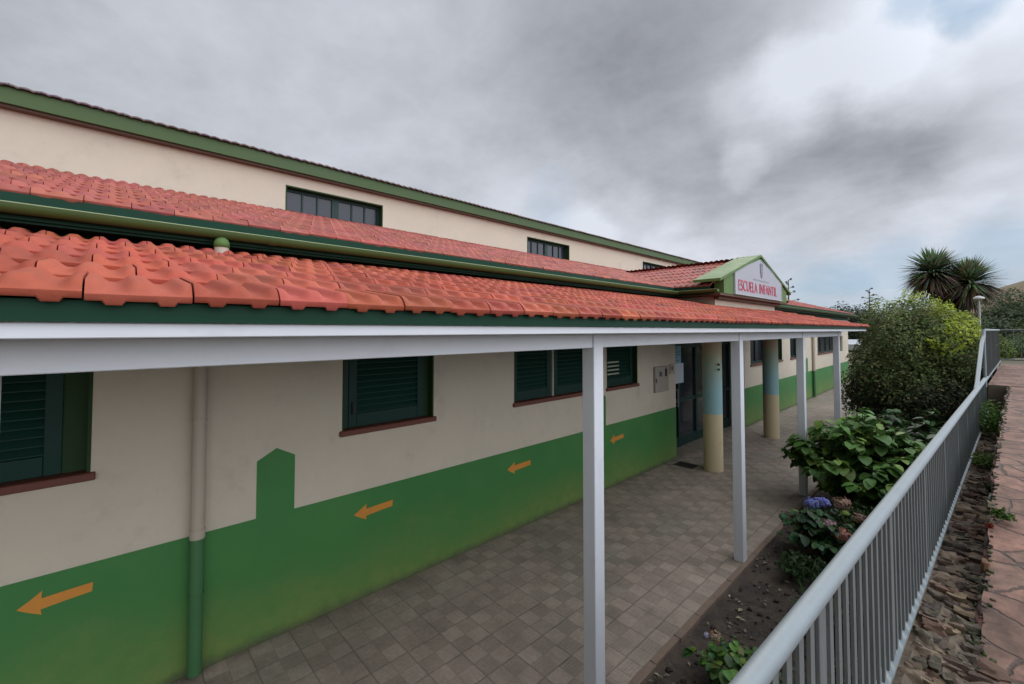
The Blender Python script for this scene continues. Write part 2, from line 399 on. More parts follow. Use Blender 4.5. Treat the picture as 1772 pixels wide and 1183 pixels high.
# soil bed as a bumpy sheet
sb=MB(); nx,ny=26,170
for i in range(nx+1):
    for j in range(ny+1):
        y=-3+j*.12; x0=-1.70; x1=-rail_D(y)+.0
        x=x0+(x1-x0)*i/nx
        z=-.05+.16*(i/nx)**1.5+.05*noise.noise(Vector((x*2.3,y*2.3,0)))+.03*noise.noise(Vector((x*9,y*9,3)))
        if i==0: z=-.03
        sb.v.append((x,y,z))
for i in range(nx):
    for j in range(ny): a=i*(ny+1)+j; sb.face((a,a+ny+1,a+ny+2,a+1))
struct(sb.build('soil_bed',M['soil'],smooth=True))
# clods, twigs, dry litter in the bed: stuff
lt=MB()
for k in range(2600):
    y=rnd.uniform(1.2,8); x=rnd.uniform(-1.68,-rail_D(y)-.03); fr=(x+1.7)/(1.7-rail_D(y))
    z=-.05+.16*max(fr,0)**1.5+.05*noise.noise(Vector((x*2.3,y*2.3,0)))+.03*noise.noise(Vector((x*9,y*9,3)))
    kd=rnd.random()
    if kd<.22: r_=rnd.uniform(.006,.026); c=rnd.uniform(.35,1.); lt.rock((x,y,z+.004),(r_,r_,r_*.6),k,(.07*c,.05*c,.036*c),3,.5)
    elif kd<.85:
        a=rnd.uniform(0,6.28); L=rnd.uniform(.02,.07); c=rnd.uniform(.7,1.5)
        lt.tube([(x,y,z+.01),(x+L*math.cos(a),y+L*math.sin(a),z+.014)],.0022,4,t=(.13*c,.10*c,.07*c))
    else:
        a=rnd.uniform(0,6.28); L=rnd.uniform(.015,.035); c=rnd.uniform(.6,2.2); dx,dy=L*math.cos(a),L*math.sin(a)
        lt.quad((x-dx,y-dy,z+.012),(x-dy*.5,y+dx*.5,z+.022),(x+dx,y+dy,z+.014),(x+dy*.5,y-dx*.5,z+.018),(.19*c,.16*c,.11*c))
o=lt.build('soil_litter',M['leaf']); o['kind']='stuff'; o['label']='dry leaves, twigs and clods scattered on the planting bed'

# path: ramp up along the rail and the upper terrace
PZ=[(-3,.3),(1,.62),(2.85,1.0),(4.2,1.32),(5.3,1.50),(8.1,1.65),(10.6,1.69)]
def path_z(s):
    for (a,za),(b,zb) in zip(PZ,PZ[1:]):
        if s<=b: return za+(zb-za)*max(0,(s-a))/(b-a)
    return 1.69
def low_rail_z(s): return 1.12+.0158*(s-1)
def wz(s): return low_rail_z(s)-.09
pm=MB(); seg=[-3+.4*k for k in range(35)]
seg=[s for s in seg if s<10.6]+[10.6]
seg=[-3+.08*k for k in range(170)]+[10.6]
def pe(a): return .235+.018*noise.noise(Vector((a*3.,0,0)))+.012*noise.noise(Vector((a*11.,0,5)))
for a,b in zip(seg,seg[1:]):
    pm.quad(rail_pt(a,pe(a),path_z(a)),rail_pt(a,3.2,path_z(a)),rail_pt(b,3.2,path_z(b)),rail_pt(b,pe(b),path_z(b)))
    pm.cur=1; pm.quad(rail_pt(a,pe(a),path_z(a)),rail_pt(b,pe(b),path_z(b)),rail_pt(b,.24,-.3),rail_pt(a,.24,-.3)); pm.cur=0
struct(pm.build('path',[M['flag'],M['mortar']]))
tm=MB()
a,b=10.6,17.3
tm.quad(rail_pt(a,.012,1.70),rail_pt(a,3.2,1.70),rail_pt(b,3.2,1.70),rail_pt(b,.012,1.70))
tm.cur=1; tm.quad(rail_pt(a,.012,-.3),rail_pt(a,3.2,-.3),rail_pt(a,3.2,1.70),rail_pt(a,.012,1.70))
tm.quad(rail_pt(b,.012,-.3),rail_pt(a,.012,-.3),rail_pt(a,.012,1.70),rail_pt(b,.012,1.70))
struct(tm.build('terrace',[M['flag'],M['mortar']]))
# bank right of path and behind the terrace
bm_=MB()
bm_.quad(rail_pt(-3,3.2,.4),(14,-3,.6),(14,17.3,1.9),rail_pt(17.3,3.2,1.66))
bm_.quad(rail_pt(17.3,-.4,1.55),(14,17.3,1.9),(40,60,3.),(2.2,60,1.4))
bm_.quad(rail_pt(17.3,-.4,1.55),(2.2,60,1.4),(-.2,60,.3),(-.6,17.3,-.2))
struct(bm_.build('bank',M['ground']))

# low rubble wall under the railing
kw=thing('rubble_wall','low rubble stone wall carrying the galvanised railing beside the red path','stone wall',(-.3,4,0))
b_=MB(); s=-2.
while s<9.0:
    z1=wz(s)-.01
    for (o0,o1) in ((.0,.215),):
        q=[rail_pt(s,o0-.03,z1),rail_pt(s,o1-.02,z1-.03),rail_pt(s+.5,o1-.02,z1-.03),rail_pt(s+.5,o0-.03,z1)]
        lo=[(x,y,-.25) for x,y,_ in q]
        b_.quad(*q); b_.quad(lo[0],q[0],q[3],lo[3]); b_.quad(q[1],lo[1],lo[2],q[2])
    s+=.5
NS,NO=330,9
g0=len(b_.v)
for a in range(NS+1):
    ss=-2+a*11./NS
    for c in range(NO+1):
        off=-.02+c*.232/NO+ (.02*noise.noise(Vector((ss*6,c,4))) if c==NO else 0)
        x,y_,_=rail_pt(ss,off,0)
        b_.v.append((x,y_,wz(ss)+.01-.12*off+.035*noise.noise(Vector((ss*9,off*16,1)))+.018*noise.noise(Vector((ss*25,off*40,2)))-(.05 if c==NO else 0)))
for a in range(NS):
    for c in range(NO): k0=g0+a*(NO+1)+c; b_.face((k0,k0+1,k0+NO+2,k0+NO+1))
b_.build('mortar_core',M['mortar'],kw)
st=MB(); k=0; s=-1.
pal=[(.62,.55,.48),(.5,.40,.36),(.95,.86,.66),(.42,.40,.39),(.62,.45,.38),(.5,.53,.45),(.33,.3,.28),(.8,.74,.64)]
while s<9.4:
    o_=0.015
    while o_<.2:
        wd=rnd.uniform(.05,.13); L=rnd.uniform(.018,.05)
        c=pal[rnd.randrange(8)]; kq=rnd.uniform(.7,1.1); c=tuple(v*kq for v in c)
        p=rail_pt(s+rnd.uniform(-.03,.03),o_+wd*.5,wz(s)-.012-.1*o_+rnd.uniform(-.015,.02))
        st.rock(p,(wd*.55,L*.9,rnd.uniform(.018,.042)),k,c,7,.95); k+=1; o_+=wd*.95
    s+=.062
for k2 in range(420):   # outer faces
    s=rnd.uniform(-1,9.); z=rnd.uniform(.0,1.0); side=rnd.random()<.45
    c=tuple(v*rnd.uniform(.6,1.1) for v in pal[rnd.randrange(8)])
    st.rock(rail_pt(s,-.028 if side else .2,z),(.03,rnd.uniform(.06,.12),rnd.uniform(.03,.07)),k2+900,c,5,.5)
for k2 in range(260):   # stones showing in the face below the path edge
    s=rnd.uniform(2.9,10.5); lo_=wz(s); hi=path_z(s)-.02
    if hi<lo_+.03: continue
    c=tuple(v*rnd.uniform(.5,.95) for v in pal[rnd.randrange(8)])
    st.rock(rail_pt(s,.232,rnd.uniform(lo_,hi)),(.02,rnd.uniform(.04,.09),rnd.uniform(.02,.05)),k2+2900,c,5,.6)
st.build('rubble_stones',M['stone'],kw,smooth=R(50))

mo=MB()
for k in range(2600):
    ss=rnd.uniform(.8,10.4); off=.215+abs(rnd.gauss(0,.016))*(1 if rnd.random()<.7 else -1.2)
    x,y_,_=rail_pt(ss,off,0); z=(path_z(ss) if off>.238 else min(path_z(ss),wz(ss)))+.002
    if rnd.random()<.5: q=rnd.uniform(.4,1.2); leaf_c=(.06*q,.075*q,.025*q)
    else: q=rnd.uniform(.4,1.2); leaf_c=(.11*q,.085*q,.06*q)
    r_=rnd.uniform(.004,.013); mo.rock((x,y_,z),(r_,r_,r_*.7),k,leaf_c,3,.6)
o=mo.build('moss_and_grit',M['leaf']); o['kind']='stuff'; o['label']='moss and grit caught along the edge of the red path'
# ------------------------------------------------------------------ railing
def rail_section(name,label,s0,s1,ztop0,ztop1,zb0,zb1,step,post_s,rr=.026,maxbars=100,wide=True,off=0.):
    t=thing(name,label,'railing',rail_pt(s0,off,zb0))
    h=MB(); n=max(2,int((s1-s0)/.8))
    h.tube([rail_pt(s0+(s1-s0)*k/n,off,ztop0+(ztop1-ztop0)*k/n) for k in range(n+1)],rr,16)
    h.build('handrail',M['galv'],t,smooth=SM)
    b=MB(); bo=.02
    a0,a1,c0,c1=rail_pt(s0,off-bo,0),rail_pt(s0,off+bo,0),rail_pt(s1,off-bo,0),rail_pt(s1,off+bo,0)
    t0=.008
    for (p,q,r_,u) in ((0,0,0,0),):
        V=[(a0[0],a0[1],zb0-t0),(a1[0],a1[1],zb0-t0),(c1[0],c1[1],zb1-t0),(c0[0],c0[1],zb1-t0),
           (a0[0],a0[1],zb0+t0),(a1[0],a1[1],zb0+t0),(c1[0],c1[1],zb1+t0),(c0[0],c0[1],zb1+t0)]
        i=len(b.v); b.v+=V
        for f in ((3,2,1,0),(4,5,6,7),(0,1,5,4),(1,2,6,5),(2,3,7,6),(3,0,4,7)): b.face([i+k_ for k_ in f])
    b.build('bottom_rail',M['galv'],t)
    for ps in post_s:
        f=(ps-s0)/(s1-s0); zt=ztop0+(ztop1-ztop0)*f-.01; zb=zb0+(zb1-zb0)*f
        p=MB(); x,y,_=rail_pt(ps,off,0); 
        p.box(x-.006,x+.006,y-.042,y+.042,zb-.14,zt,bev=.002); p.build('post',M['galv_bar'],t)
    s=s0+step*.5; cnt=0; rest=MB()
    while s<s1:
        if all(abs(s-ps)>step*.55 for ps in post_s):
            f=(s-s0)/(s1-s0); zt=ztop0+(ztop1-ztop0)*f-.012; zb=zb0+(zb1-zb0)*f
            x,y,_=rail_pt(s,off,0)
            p=MB() if cnt<maxbars else rest
            p.box(x-.005,x+.005,y-.023,y+.023,zb,zt)
            if cnt<maxbars: p.build('baluster',M['galv_bar'],t)
            cnt+=1
        s+=step
    if rest.v: o=rest.build('baluster',M['galv_bar'],t); o['kind']='stuff'
    return t
rail_section('metal_railing','long galvanised railing with round handrail on the rubble wall, nearest the camera',0.4,10.5,1.822,1.822,1.11,1.27,.092,[.53+1.02*k for k in range(10)])
tt=thing('stair_handrail','slanting galvanised tube climbing from the long railing to the upper terrace','handrail',rail_pt(8.55,-.015,1.8))
m_=MB(); m_.tube([rail_pt(8.5,-.02,1.80),rail_pt(8.75,-.02,1.86),rail_pt(9.85,-.01,2.4),rail_pt(10.15,0,2.5),rail_pt(10.2,0,2.6)],.024,12)
m_.build('tube',M['galv'],tt,smooth=SM)
m_=MB(); m_.tube([rail_pt(10.2,.0,1.7),rail_pt(10.2,.0,2.6)],.02,10); m_.build('post',M['galv'],tt,smooth=SM)
rail_section('terrace_railing','galvanised railing with close upright bars along the raised terrace edge',10.2,16.9,2.6,2.6,1.8,1.8,.1,[10.3,12.4,14.6,16.8],rr=.022)
# railing across the far end of the terrace
ft=thing('end_railing','thin dark railing crossing the far end of the red terrace','railing',(.63,17.,1.7))
x0=-rail_D(17.); 
m_=MB(); m_.tube([(x0,17.,2.6),(x0+3.6,17.1,2.6)],.02,8); m_.build('handrail',M['galv_bar'],ft)
m_=MB(); m_.tube([(x0,17.,1.83),(x0+3.6,17.1,1.83)],.018,8); m_.build('bottom_rail',M['galv_bar'],ft)
for k in range(3):
    m_=MB(); m_.tube([(x0+.55+1.2*k,17.03+.03*k,1.7),(x0+.55+1.2*k,17.03+.03*k,2.6)],.018,8); m_.build('post',M['galv_bar'],ft)
for k in range(28):
    m_=MB(); m_.tube([(x0+.12+.125*k,17.0+.0035*k,1.83),(x0+.12+.125*k,17.0+.0035*k,2.6)],.006,5); m_.build('baluster',M['galv_bar'],ft)

# ------------------------------------------------------------------ school building
B=thing('school_building','long cream school building with green dado, green shutters and red tiled roofs','school building',(-5,8,0))
def wall_open(mb,xf,thick,y0,y1,z0,z1,ops,openbottom=False):
    ops=sorted(ops); xb=xf-thick
    ys_=[y0]+[v for o in ops for v in o[:2]]+[y1]
    for i in range(0,len(ys_)-1,2):
        mb.quad((xf,ys_[i],z0),(xf,ys_[i+1],z0),(xf,ys_[i+1],z1),(xf,ys_[i],z1))
    for (a,b,c,d_) in ops:
        if c>z0: mb.quad((xf,a,z0),(xf,b,z0),(xf,b,c),(xf,a,c))
        if d_<z1: mb.quad((xf,a,d_),(xf,b,d_),(xf,b,z1),(xf,a,z1))
        mb.quad((xf,a,c),(xb,a,c),(xb,a,d_),(xf,a,d_)); mb.quad((xf,b,c),(xf,b,d_),(xb,b,d_),(xb,b,c))
        mb.quad((xf,a,d_),(xb,a,d_),(xb,b,d_),(xf,b,d_))
        if c>z0: mb.quad((xf,a,c),(xf,b,c),(xb,b,c),(xb,a,c))
SZ=1.615; TZ=2.62
wins=[(-1.75,-.06,'big'),(1.64,2.66,'one'),(3.90,5.62,'two'),(6.02,6.99,'slatted'),(12.95,14.3,'glass'),(14.95,15.95,'glass'),(16.9,17.9,'glass'),(20.85,24.7,'wide')]
ENT=(8.47,12.45)
WX=-W
wm=MB()
wall_open(wm,WX,.28,-6,ENT[0],0,3.3,[(a,b,SZ,TZ) for a,b,k in wins if b<ENT[0]])
wall_open(wm,WX,.28,ENT[1],27.5,0,3.3,[(a,b,SZ,TZ) for a,b,k in wins if a>ENT[1]])
wm.quad((WX,ENT[0],0),(WX-.8,ENT[0],0),(WX-.8,ENT[0],3.3),(WX,ENT[0],3.3))
wm.quad((WX-.8,ENT[1],0),(WX,ENT[1],0),(WX,ENT[1],3.3),(WX-.8,ENT[1],3.3))
wm.quad((WX,ENT[0],2.7),(WX,ENT[1],2.7),(WX,ENT[1],3.3),(WX,ENT[0],3.3))
wm.quad((WX,27.5,0),(-16,27.5,0),(-16,27.5,3.3),(WX,27.5,3.3))
wm.quad((-16,-6,0),(WX,-6,0),(WX,-6,3.3),(-16,-6,3.3))
wm.quad((-16,27.5,0),(-16,-6,0),(-16,-6,3.3),(-16,27.5,3.3))
wm.build('wall',M['cream'],B)
im=MB(); im.quad((WX-.29,-6,0),(WX-.29,ENT[0],0),(WX-.29,ENT[0],3.3),(WX-.29,-6,3.3)); im.quad((WX-.29,ENT[1],0),(WX-.29,27.5,0),(WX-.29,27.5,3.3),(WX-.29,ENT[1],3.3))
im.build('interior_backing',M['dark_int'],B)
# painted dado with picket shapes
DX=WX+.003; DZ=1.035
def dado(y0,y1,pks,extra=False):
    dm=MB()
    cur=y0
    for (a,b) in pks:
        dm.quad((DX,cur,0),(DX,a,0),(DX,a,DZ),(DX,cur,DZ))
        c=(a+b)/2; dm.poly([(DX,a,0),(DX,b,0),(DX,b,1.505),(DX,c,1.59),(DX,a,1.505)]); cur=b
    dm.quad((DX,cur,0),(DX,y1,0),(DX,y1,DZ),(DX,cur,DZ))
    if extra: dm.quad((WX+.003,ENT[0],0),(WX-.38,ENT[0]+.003,0),(WX-.38,ENT[0]+.003,DZ),(WX+.003,ENT[0],DZ))
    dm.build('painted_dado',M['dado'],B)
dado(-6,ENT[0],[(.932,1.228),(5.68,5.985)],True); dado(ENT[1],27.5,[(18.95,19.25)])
# orange arrows painted on the dado
for (tip,tail,z) in ((-.368,-.036,.862),(1.76,2.17,.815),(3.77,4.2,.8),(6.10,6.50,.77)):
    a=MB(); L=tail-tip; X=DX+.003; w_=lambda:rnd.uniform(-.006,.006); hh=.076; sh=.032; hx=tip+L*.32; tl=.012
    a.poly([(X,tip+w_(),z+w_()),(X,(tip+hx)/2,z-hh*.5+w_()*.5),(X,hx+w_(),z-hh+w_()),(X,hx-.006+w_()*.5,z-sh-.004),(X,(hx+tail)/2,z-sh+tl*.5+w_()*.5),(X,tail+w_(),z-sh+tl+w_()*.6),(X,tail+w_(),z+sh+tl+w_()*.6),(X,(hx+tail)/2,z+sh+tl*.5+w_()*.5),(X,hx-.006+w_()*.5,z+sh),(X,hx+w_(),z+hh+.004),(X,(tip+hx)/2,z+hh*.5+w_()*.5)])
    a.build('painted_arrow',M['orange'],B)
# windows
def ww(y0,y1,kind):
    xb=WX-.09
    f=MB(); lw=.02
    # green lining of the opening
    f.box(WX-.27,WX+.002,y0+.001,y0+lw,SZ+.03,TZ-.001); f.box(WX-.27,WX+.002,y1-lw,y1-.001,SZ+.03,TZ-.001)
    f.box(WX-.27,WX+.002,y0+lw,y1-lw,TZ-lw,TZ-.001)
    fr=f.build('window',M['reveal'],B)
    s_=MB(); s_.box(WX-.2,WX+.03,y0-.025,y1+.025,SZ-.025,SZ+.028,bev=.006); s_.build('sill',M['sill'],fr)
    def leaf(a,b,slats,paleslats=0,solid=False):
        m=MB(); bw=.085
        z0,z1=SZ+.03,TZ-.02
        m.box(xb-.03,xb+.02,a,a+bw,z0,z1,bev=.004); m.box(xb-.03,xb+.02,b-bw,b,z0,z1,bev=.004)
        m.box(xb-.03,xb+.018,a+bw,b-bw,z0,z0+.13,bev=.004); m.box(xb-.03,xb+.018,a+bw,b-bw,z1-.1,z1,bev=.004)
        m.build('shutter_frame',M['shutter'],fr)
        m=MB(); za,zb=z0+.13,z1-.1; n=int((zb-za)/.058)
        for k in range(n):
            z=za+(zb-za)*(k+.5)/n
            m.poly([(xb+.012,a+bw,z-.026),(xb+.012,b-bw,z-.026),(xb-.022,b-bw,z+.022),(xb-.022,a+bw,z+.022)])
            m.poly([(xb+.012,a+bw,z-.026),(xb+.012,b-bw,z-.026),(xb+.012,b-bw,z-.018),(xb+.012,a+bw,z-.018)])
            m.poly([(xb+.012,a+bw,z-.018),(xb+.012,b-bw,z-.018),(xb-.022,b-bw,z+.030),(xb-.022,a+bw,z+.030)])
        m.build('louvres',M['shutter'],fr)
    if kind=='big':
        mid=(y0+y1)/2; leaf(y0+.03,mid-.01,1); leaf(mid+.01,y1-.14,1)
        m=MB(); m.box(xb-.02,xb+.01,y1-.14,y1-.02,SZ+.03,TZ-.02); m.build('side_panel',M['reveal'],fr)
    elif kind=='one':
        leaf(y0+.09,y1-.08,1)
        m=MB(); m.box(xb-.02,xb+.01,y0+.02,y0+.09,SZ+.03,TZ-.02); m.build('casing',M['frame_dark'],fr); m=MB(); m.box(xb-.02,xb+.01,y1-.08,y1-.02,SZ+.03,TZ-.02); m.build('casing',M['reveal'],fr)
        m=MB(); m.box(xb+.021,xb+.045,y0+.12,y0+.15,SZ+.16,SZ+.28,bev=.006); m.build('latch',M['black'],fr)
    elif kind=='two':
        c=y0+.84; leaf(y0+.04,c-.03,1); leaf(c+.03,y1-.04,1)
        m=MB(); m.box(xb-.02,xb+.035,c-.014,c+.014,SZ+.03,TZ-.02); m.build('mullion',M['pale_strip'],fr)
    elif kind=='slatted':
        leaf(y0+.04,y1-.04,1)
        m=MB()
        for k in range(4):   # pale slats over the lower part of the shutter
            z=SZ+.225+.066*k; m.box(xb+.013,xb+.019,y0+.13,y0+.48,z,z+.024)
        m.build('pale_slats',M['pale_strip'],fr)
    else:
        n=2 if kind=='glass' else 4
        m=MB(); z0,z1=SZ+.03,TZ-.02; m.box(xb-.03,xb+.02,y0+.02,y0+.07,z0,z1); m.box(xb-.03,xb+.02,y1-.07,y1-.02,z0,z1)
        m.box(xb-.03,xb+.018,y0+.07,y1-.07,z0,z0+.06); m.box(xb-.03,xb+.018,y0+.07,y1-.07,z1-.06,z1)
        for k in range(1,n): y=y0+(y1-y0)*k/n; m.box(xb-.03,xb+.017,y-.025,y+.025,z0+.06,z1-.06)
        m.build('casement',M['frame_dark'],fr)
        m=MB(); m.quad((xb-.01,y0+.03,z0),(xb-.01,y1-.03,z0),(xb-.01,y1-.03,z1),(xb-.01,y0+.03,z1)); m.build('pane',M['glass'],fr)
for a,b,k in wins: ww(a,b,k)

# roof tile field ------------------------------------------------------------
def tile_field(mb,O,U,V,ncol,nrow,pw=.226,ex=.36,clip=None,seed=1,seg=14,amp=.021,thick=.02,u0=0.,jit=1.):
    """O: eave corner, U: unit vector along the eave, V: unit vector up the slope"""
    r=random.Random(seed); O,U,V=Vector(O),Vector(U).normalized(),Vector(V).normalized(); Nn=U.cross(V).normalized()
    if Nn.z<0: Nn=-Nn
    L=ex+.06; rise=.024
    def prof(t):
        # seams on roll crowns; two pans per tile
        ph=(t*2)%1.0
        q=abs(ph-.5)*2      # 0 in pan centre, 1 at crown
        q=min(max((q-.12)/.66,0),1); return q*q*(3-2*q)
    for j in range(nrow):
        sh=(.5 if j%2 else 0.)
        for i in range(-1,ncol):
            ub=u0+(i+sh)*pw; vb=j*ex
            cen=O+U*(ub+pw/2)+V*(vb+ex/2)
            if clip and not clip(cen): continue
            j1=r.uniform(-.003,.003)*jit; j2=r.uniform(-.004,.004)*jit; ang=r.uniform(-.006,.006)*jit
            k=r.uniform(.78,1.12)*(.8 if r.random()<.06 else 1); tn=(k,k*r.uniform(.9,1.18),k*r.uniform(.85,1.25))
            rows=[]
            gp=.0022
            for (v,base,am) in ((.004,-.004,0.),(0.,.0,.0),(0.,thick*.6,.0),(.004,thick*.72,.0),(.012,thick*.76,.35),(.022,thick*.82,.66),(.036,thick*.92,.9),(.052,thick,1.),(L,thick-rise,1.)):
                ii=len(mb.v)
                for s in range(seg+1):
                    t=s/seg; uu=ub+gp+(pw-2*gp)*t
                    h=prof(t); ph_=abs((t*2)%1.0-.5)
                    zz_=base+amp*max(0.,h-(1-am))+j1
                    if v<=.004 and base<.01: zz_-= .011*max(0.,min(1.,(.21-ph_)*16))     # nib under each pan
                    if v<=.004 and base<0: zz_-=.002
                    p=O+U*(uu)+V*(vb+v+j2+ang*(t-.5))+Nn*zz_
                    mb.v.append((p.x,p.y,p.z))
                rows.append(ii)
            for a,b in zip(rows,rows[1:]):
                for s in range(seg): mb.face((a+s,a+s+1,b+s+1,b+s),tn)
            # side edges
            for s in (0,seg):
                for a,b in zip(rows[1:],rows[2:]):
                    p=mb.v[a+s]; q=mb.v[b+s]; i3=len(mb.v)
                    mb.v+=[tuple(Vector(p)-Nn*.02),tuple(Vector(q)-Nn*.02)]; mb.face((a+s,b+s,i3+1,i3),tn)
# main lower pitched roof (eave at D 3.8)
SL=.306; cs=1/math.sqrt(1+SL*SL)
um=MB(); 
tile_field(um,(-3.8,-6.,3.405),(0,1,0),(-cs,0,SL*cs),int(33.6/.226),10,ex=.345,seed=3,seg=10,clip=lambda c:(c.y<27.6-( -3.8-c.x)*.9))
um.build('lower_roof_tiles',M['old_tile'],B,smooth=R(50))
dk=MB(); dk.quad((-3.82,-6,3.40),(-7.05,-6,4.385),(-7.05,25,4.385),(-3.82,27.7,3.40)); dk.poly([(-3.82,27.7,3.40),(-7.05,25,4.385),(-16,27.7,3.40)])
dk.build('roof_deck',M['brown_soffit'],B)
fm=MB(); fm.box(-3.825,-3.80,-6,7.9,3.25,3.405); fm.box(-3.825,-3.80,12.25,27.7,3.25,3.405); fm.box(-7,-3.8,27.68,27.7,3.25,3.405)
fm.build('eave_board',M['dark_green'],B)
sm=MB(); sm.box(WX-.01,-3.83,-6,27.6,3.235,3.25); sm.box(WX-.01,WX+.006,-6,8.25,3.08,3.234); sm.box(WX-.01,WX+.006,11.97,27.5,3.08,3.234)
sm.build('soffit',M['dark_green'],B)
def gutter(name_len,p0,p1,side,r=.05):
    """half-round trough from p0 to p1 (points at rim height, on its axis); side: unit vector across"""
    p0,p1,side=Vector(p0),Vector(p1),Vector(side)
    m=MB(); n=10; L=(p1-p0).length; d_=(p1-p0).normalized()
    def ring(base,rad):
        i=len(m.v)
        for k in range(n+1):
            an=math.pi*k/n; m.v.append(tuple(base+side*rad*math.cos(an)+Vector((0,0,-rad*math.sin(an)*.98))))
        return i
    nseg=max(1,int(L/2.2)); prev=None
    for k in range(nseg):
        a=p0+d_*(L*k/nseg); b=p0+d_*(L*(k+1)/nseg)
        i1=ring(a,r); i2=ring(b,r); i3=ring(a,r-.006); i4=ring(b,r-.006)
        for q in range(n):
            m.face((i1+q,i2+q,i2+q+1,i1+q+1)); m.face((i3+q+1,i4+q+1,i4+q,i3+q))
        a2=b-d_*.03; j1=ring(a2,r+.004); j2=ring(b+d_*.03,r+.004)
        for q in range(n): m.face((j1+q,j2+q,j2+q+1,j1+q+1))
    for base in (p0,p1):
        i=ring(base,r); m.face(range(i,i+n+1))
    o=m.build('gutter',M['gutter'],B,smooth=SM)
    m=MB(); m.tube([p0+side*r+Vector((0,0,.003)),p1+side*r+Vector((0,0,.003))],.0038,6); m.build('rim',M['rim'],o)
    return o
gutter('',(-3.745,-6,3.322),(-3.745,7.86,3.322),(1,0,0),.052)
gutter('',(-3.745,12.3,3.322),(-3.745,27.7,3.322),(1,0,0),.052)
# clerestory
CX_=-7.0
cw=[(-3.2,-1.62),(1.915,3.49),(7.115,8.68),(12.37,13.95),(17.6,19.2)]
cm=MB(); wall_open(cm,CX_,.22,-6,23,4.2,4.975,[(a,b,4.405,4.80) for a,b in cw])
cm.quad((CX_,23,3.4),(-16,23,3.4),(-16,23,5.),(CX_,23,5.)); cm.poly([(CX_,23.001,4.9),(-16,23.001,4.9),(-11.5,23.001,6.3)])
cm.quad((-16,-6,3.4),(CX_,-6,3.4),(CX_,-6,5.),(-16,-6,5.))
cm.build('clerestory_wall',M['cream'],B)
for a,b in cw:
    m=MB(); x=CX_-.13; z0,z1=4.405,4.80
    m.box(CX_-.2,CX_+.002,a+.001,a+.018,z0,z1-.001); m.box(CX_-.2,CX_+.002,b-.018,b-.001,z0,z1-.001); m.box(CX_-.2,CX_+.003,a+.018,b-.018,z1-.022,z1-.001)
    fr=m.build('clerestory_window',M['reveal'],B)
    m=MB(); m.box(x-.02,x+.02,a+.018,a+.05,z0,z1-.022); m.box(x-.02,x+.02,b-.05,b-.018,z0,z1-.022)
    m.box(x-.02,x+.018,a+.05,b-.05,z0,z0+.045); m.box(x-.02,x+.018,a+.05,b-.05,z1-.062,z1-.022)
    c=(a+b)/2; m.box(x-.02,x+.022,c-.055,c+.055,z0+.045,z1-.062)
    for h0,h1 in ((a+.05,c-.055),(c+.055,b-.05)):
        for k in (1,2): y=h0+(h1-h0)*k/3; m.box(x-.015,x+.014,y-.012,y+.012,z0+.045,z1-.062)
    m.build('window_frame',M['frame_dark'],fr)
    m=MB(); m.quad((x-.005,a,z0),(x-.005,b,z0),(x-.005,b,z1),(x-.005,a,z1)); m.build('pane',M['glass'],fr)
m=MB(); m.box(-6.90,-6.86,-6,23.3,4.988,5.165); m.build('upper_fascia',M['fascia'],B)
m=MB(); m.box(CX_+.001,-6.902,-6,23.2,4.962,4.99); m.build('upper_soffit',M['brown_soffit'],B)
m=MB(); tile_field(m,(-6.82,-6,5.167),(0,1,0),(-.96,0,.28),int(29.2/.226),2,ex=.34,seed=5,seg=8,amp=.013,thick=.012)
m.build('upper_roof_tiles',M['mauve_tile'],B,smooth=R(50))
m=MB(); m.quad((-6.85,-6,5.165),(-11.5,-6,6.45),(-11.5,23.3,6.45),(-6.85,23.3,5.165)); m.quad((-11.5,-6,6.45),(-16.4,-6,5.1),(-16.4,23.3,5.1),(-11.5,23.3,6.45))
m.build('upper_roof_deck',M['mauve_tile'],B)
# entrance gable -------------------------------------------------------------
GY=10.08
m=MB(); gx=-3.2
m.quad((gx,8.27,2.7),(gx,11.95,2.7),(gx,11.95,3.27),(gx,8.27,3.27)); m.quad((gx,8.27,2.7),(gx,8.27,3.27),(WX,8.27,3.27),(WX,8.27,2.7)); m.quad((gx,11.95,2.7),(WX,11.95,2.7),(WX,11.95,3.27),(gx,11.95,3.27))
m.build('entrance_wall',M['cream'],B)
m=MB(); m.box(-3.95,-2.98,7.95,12.2,3.235,3.27); m.box(-3.195,-3.1,8.2,12.02,3.18,3.234); m.build('entrance_cornice',M['brown_soffit'],B)
m=MB(); i=0
X0,X1=-2.97,-3.14
prof_=[(8.1,3.271),(12.06,3.271),(12.06,3.56),(GY,4.16),(8.1,3.56)]
m.poly([(X0,y,z) for y,z in prof_]); m.poly([(X1,y,z) for y,z in prof_][::-1])
for (a,b) in zip(prof_,prof_[1:]+prof_[:1]): m.quad((X0,*a),(X1,*a),(X1,*b),(X0,*b))
m.build('gable_parapet',M['bright_green'],B)
m=MB()
for sgn in (-1,1):
    e=(GY+sgn*2.24,3.475); t_=(GY,4.155); hgt=.05
    q=[(-2.93,*e),(-3.42,*e),(-3.42,*t_),(-2.93,*t_)]; u=[(x,y,z+hgt) for x,y,z in q]
    m.quad(*q); m.quad(*u); 
    for k in range(4): m.quad(q[k],q[(k+1)%4],u[(k+1)%4],u[k])
m.build('gable_coping',M['bright_green'],B)
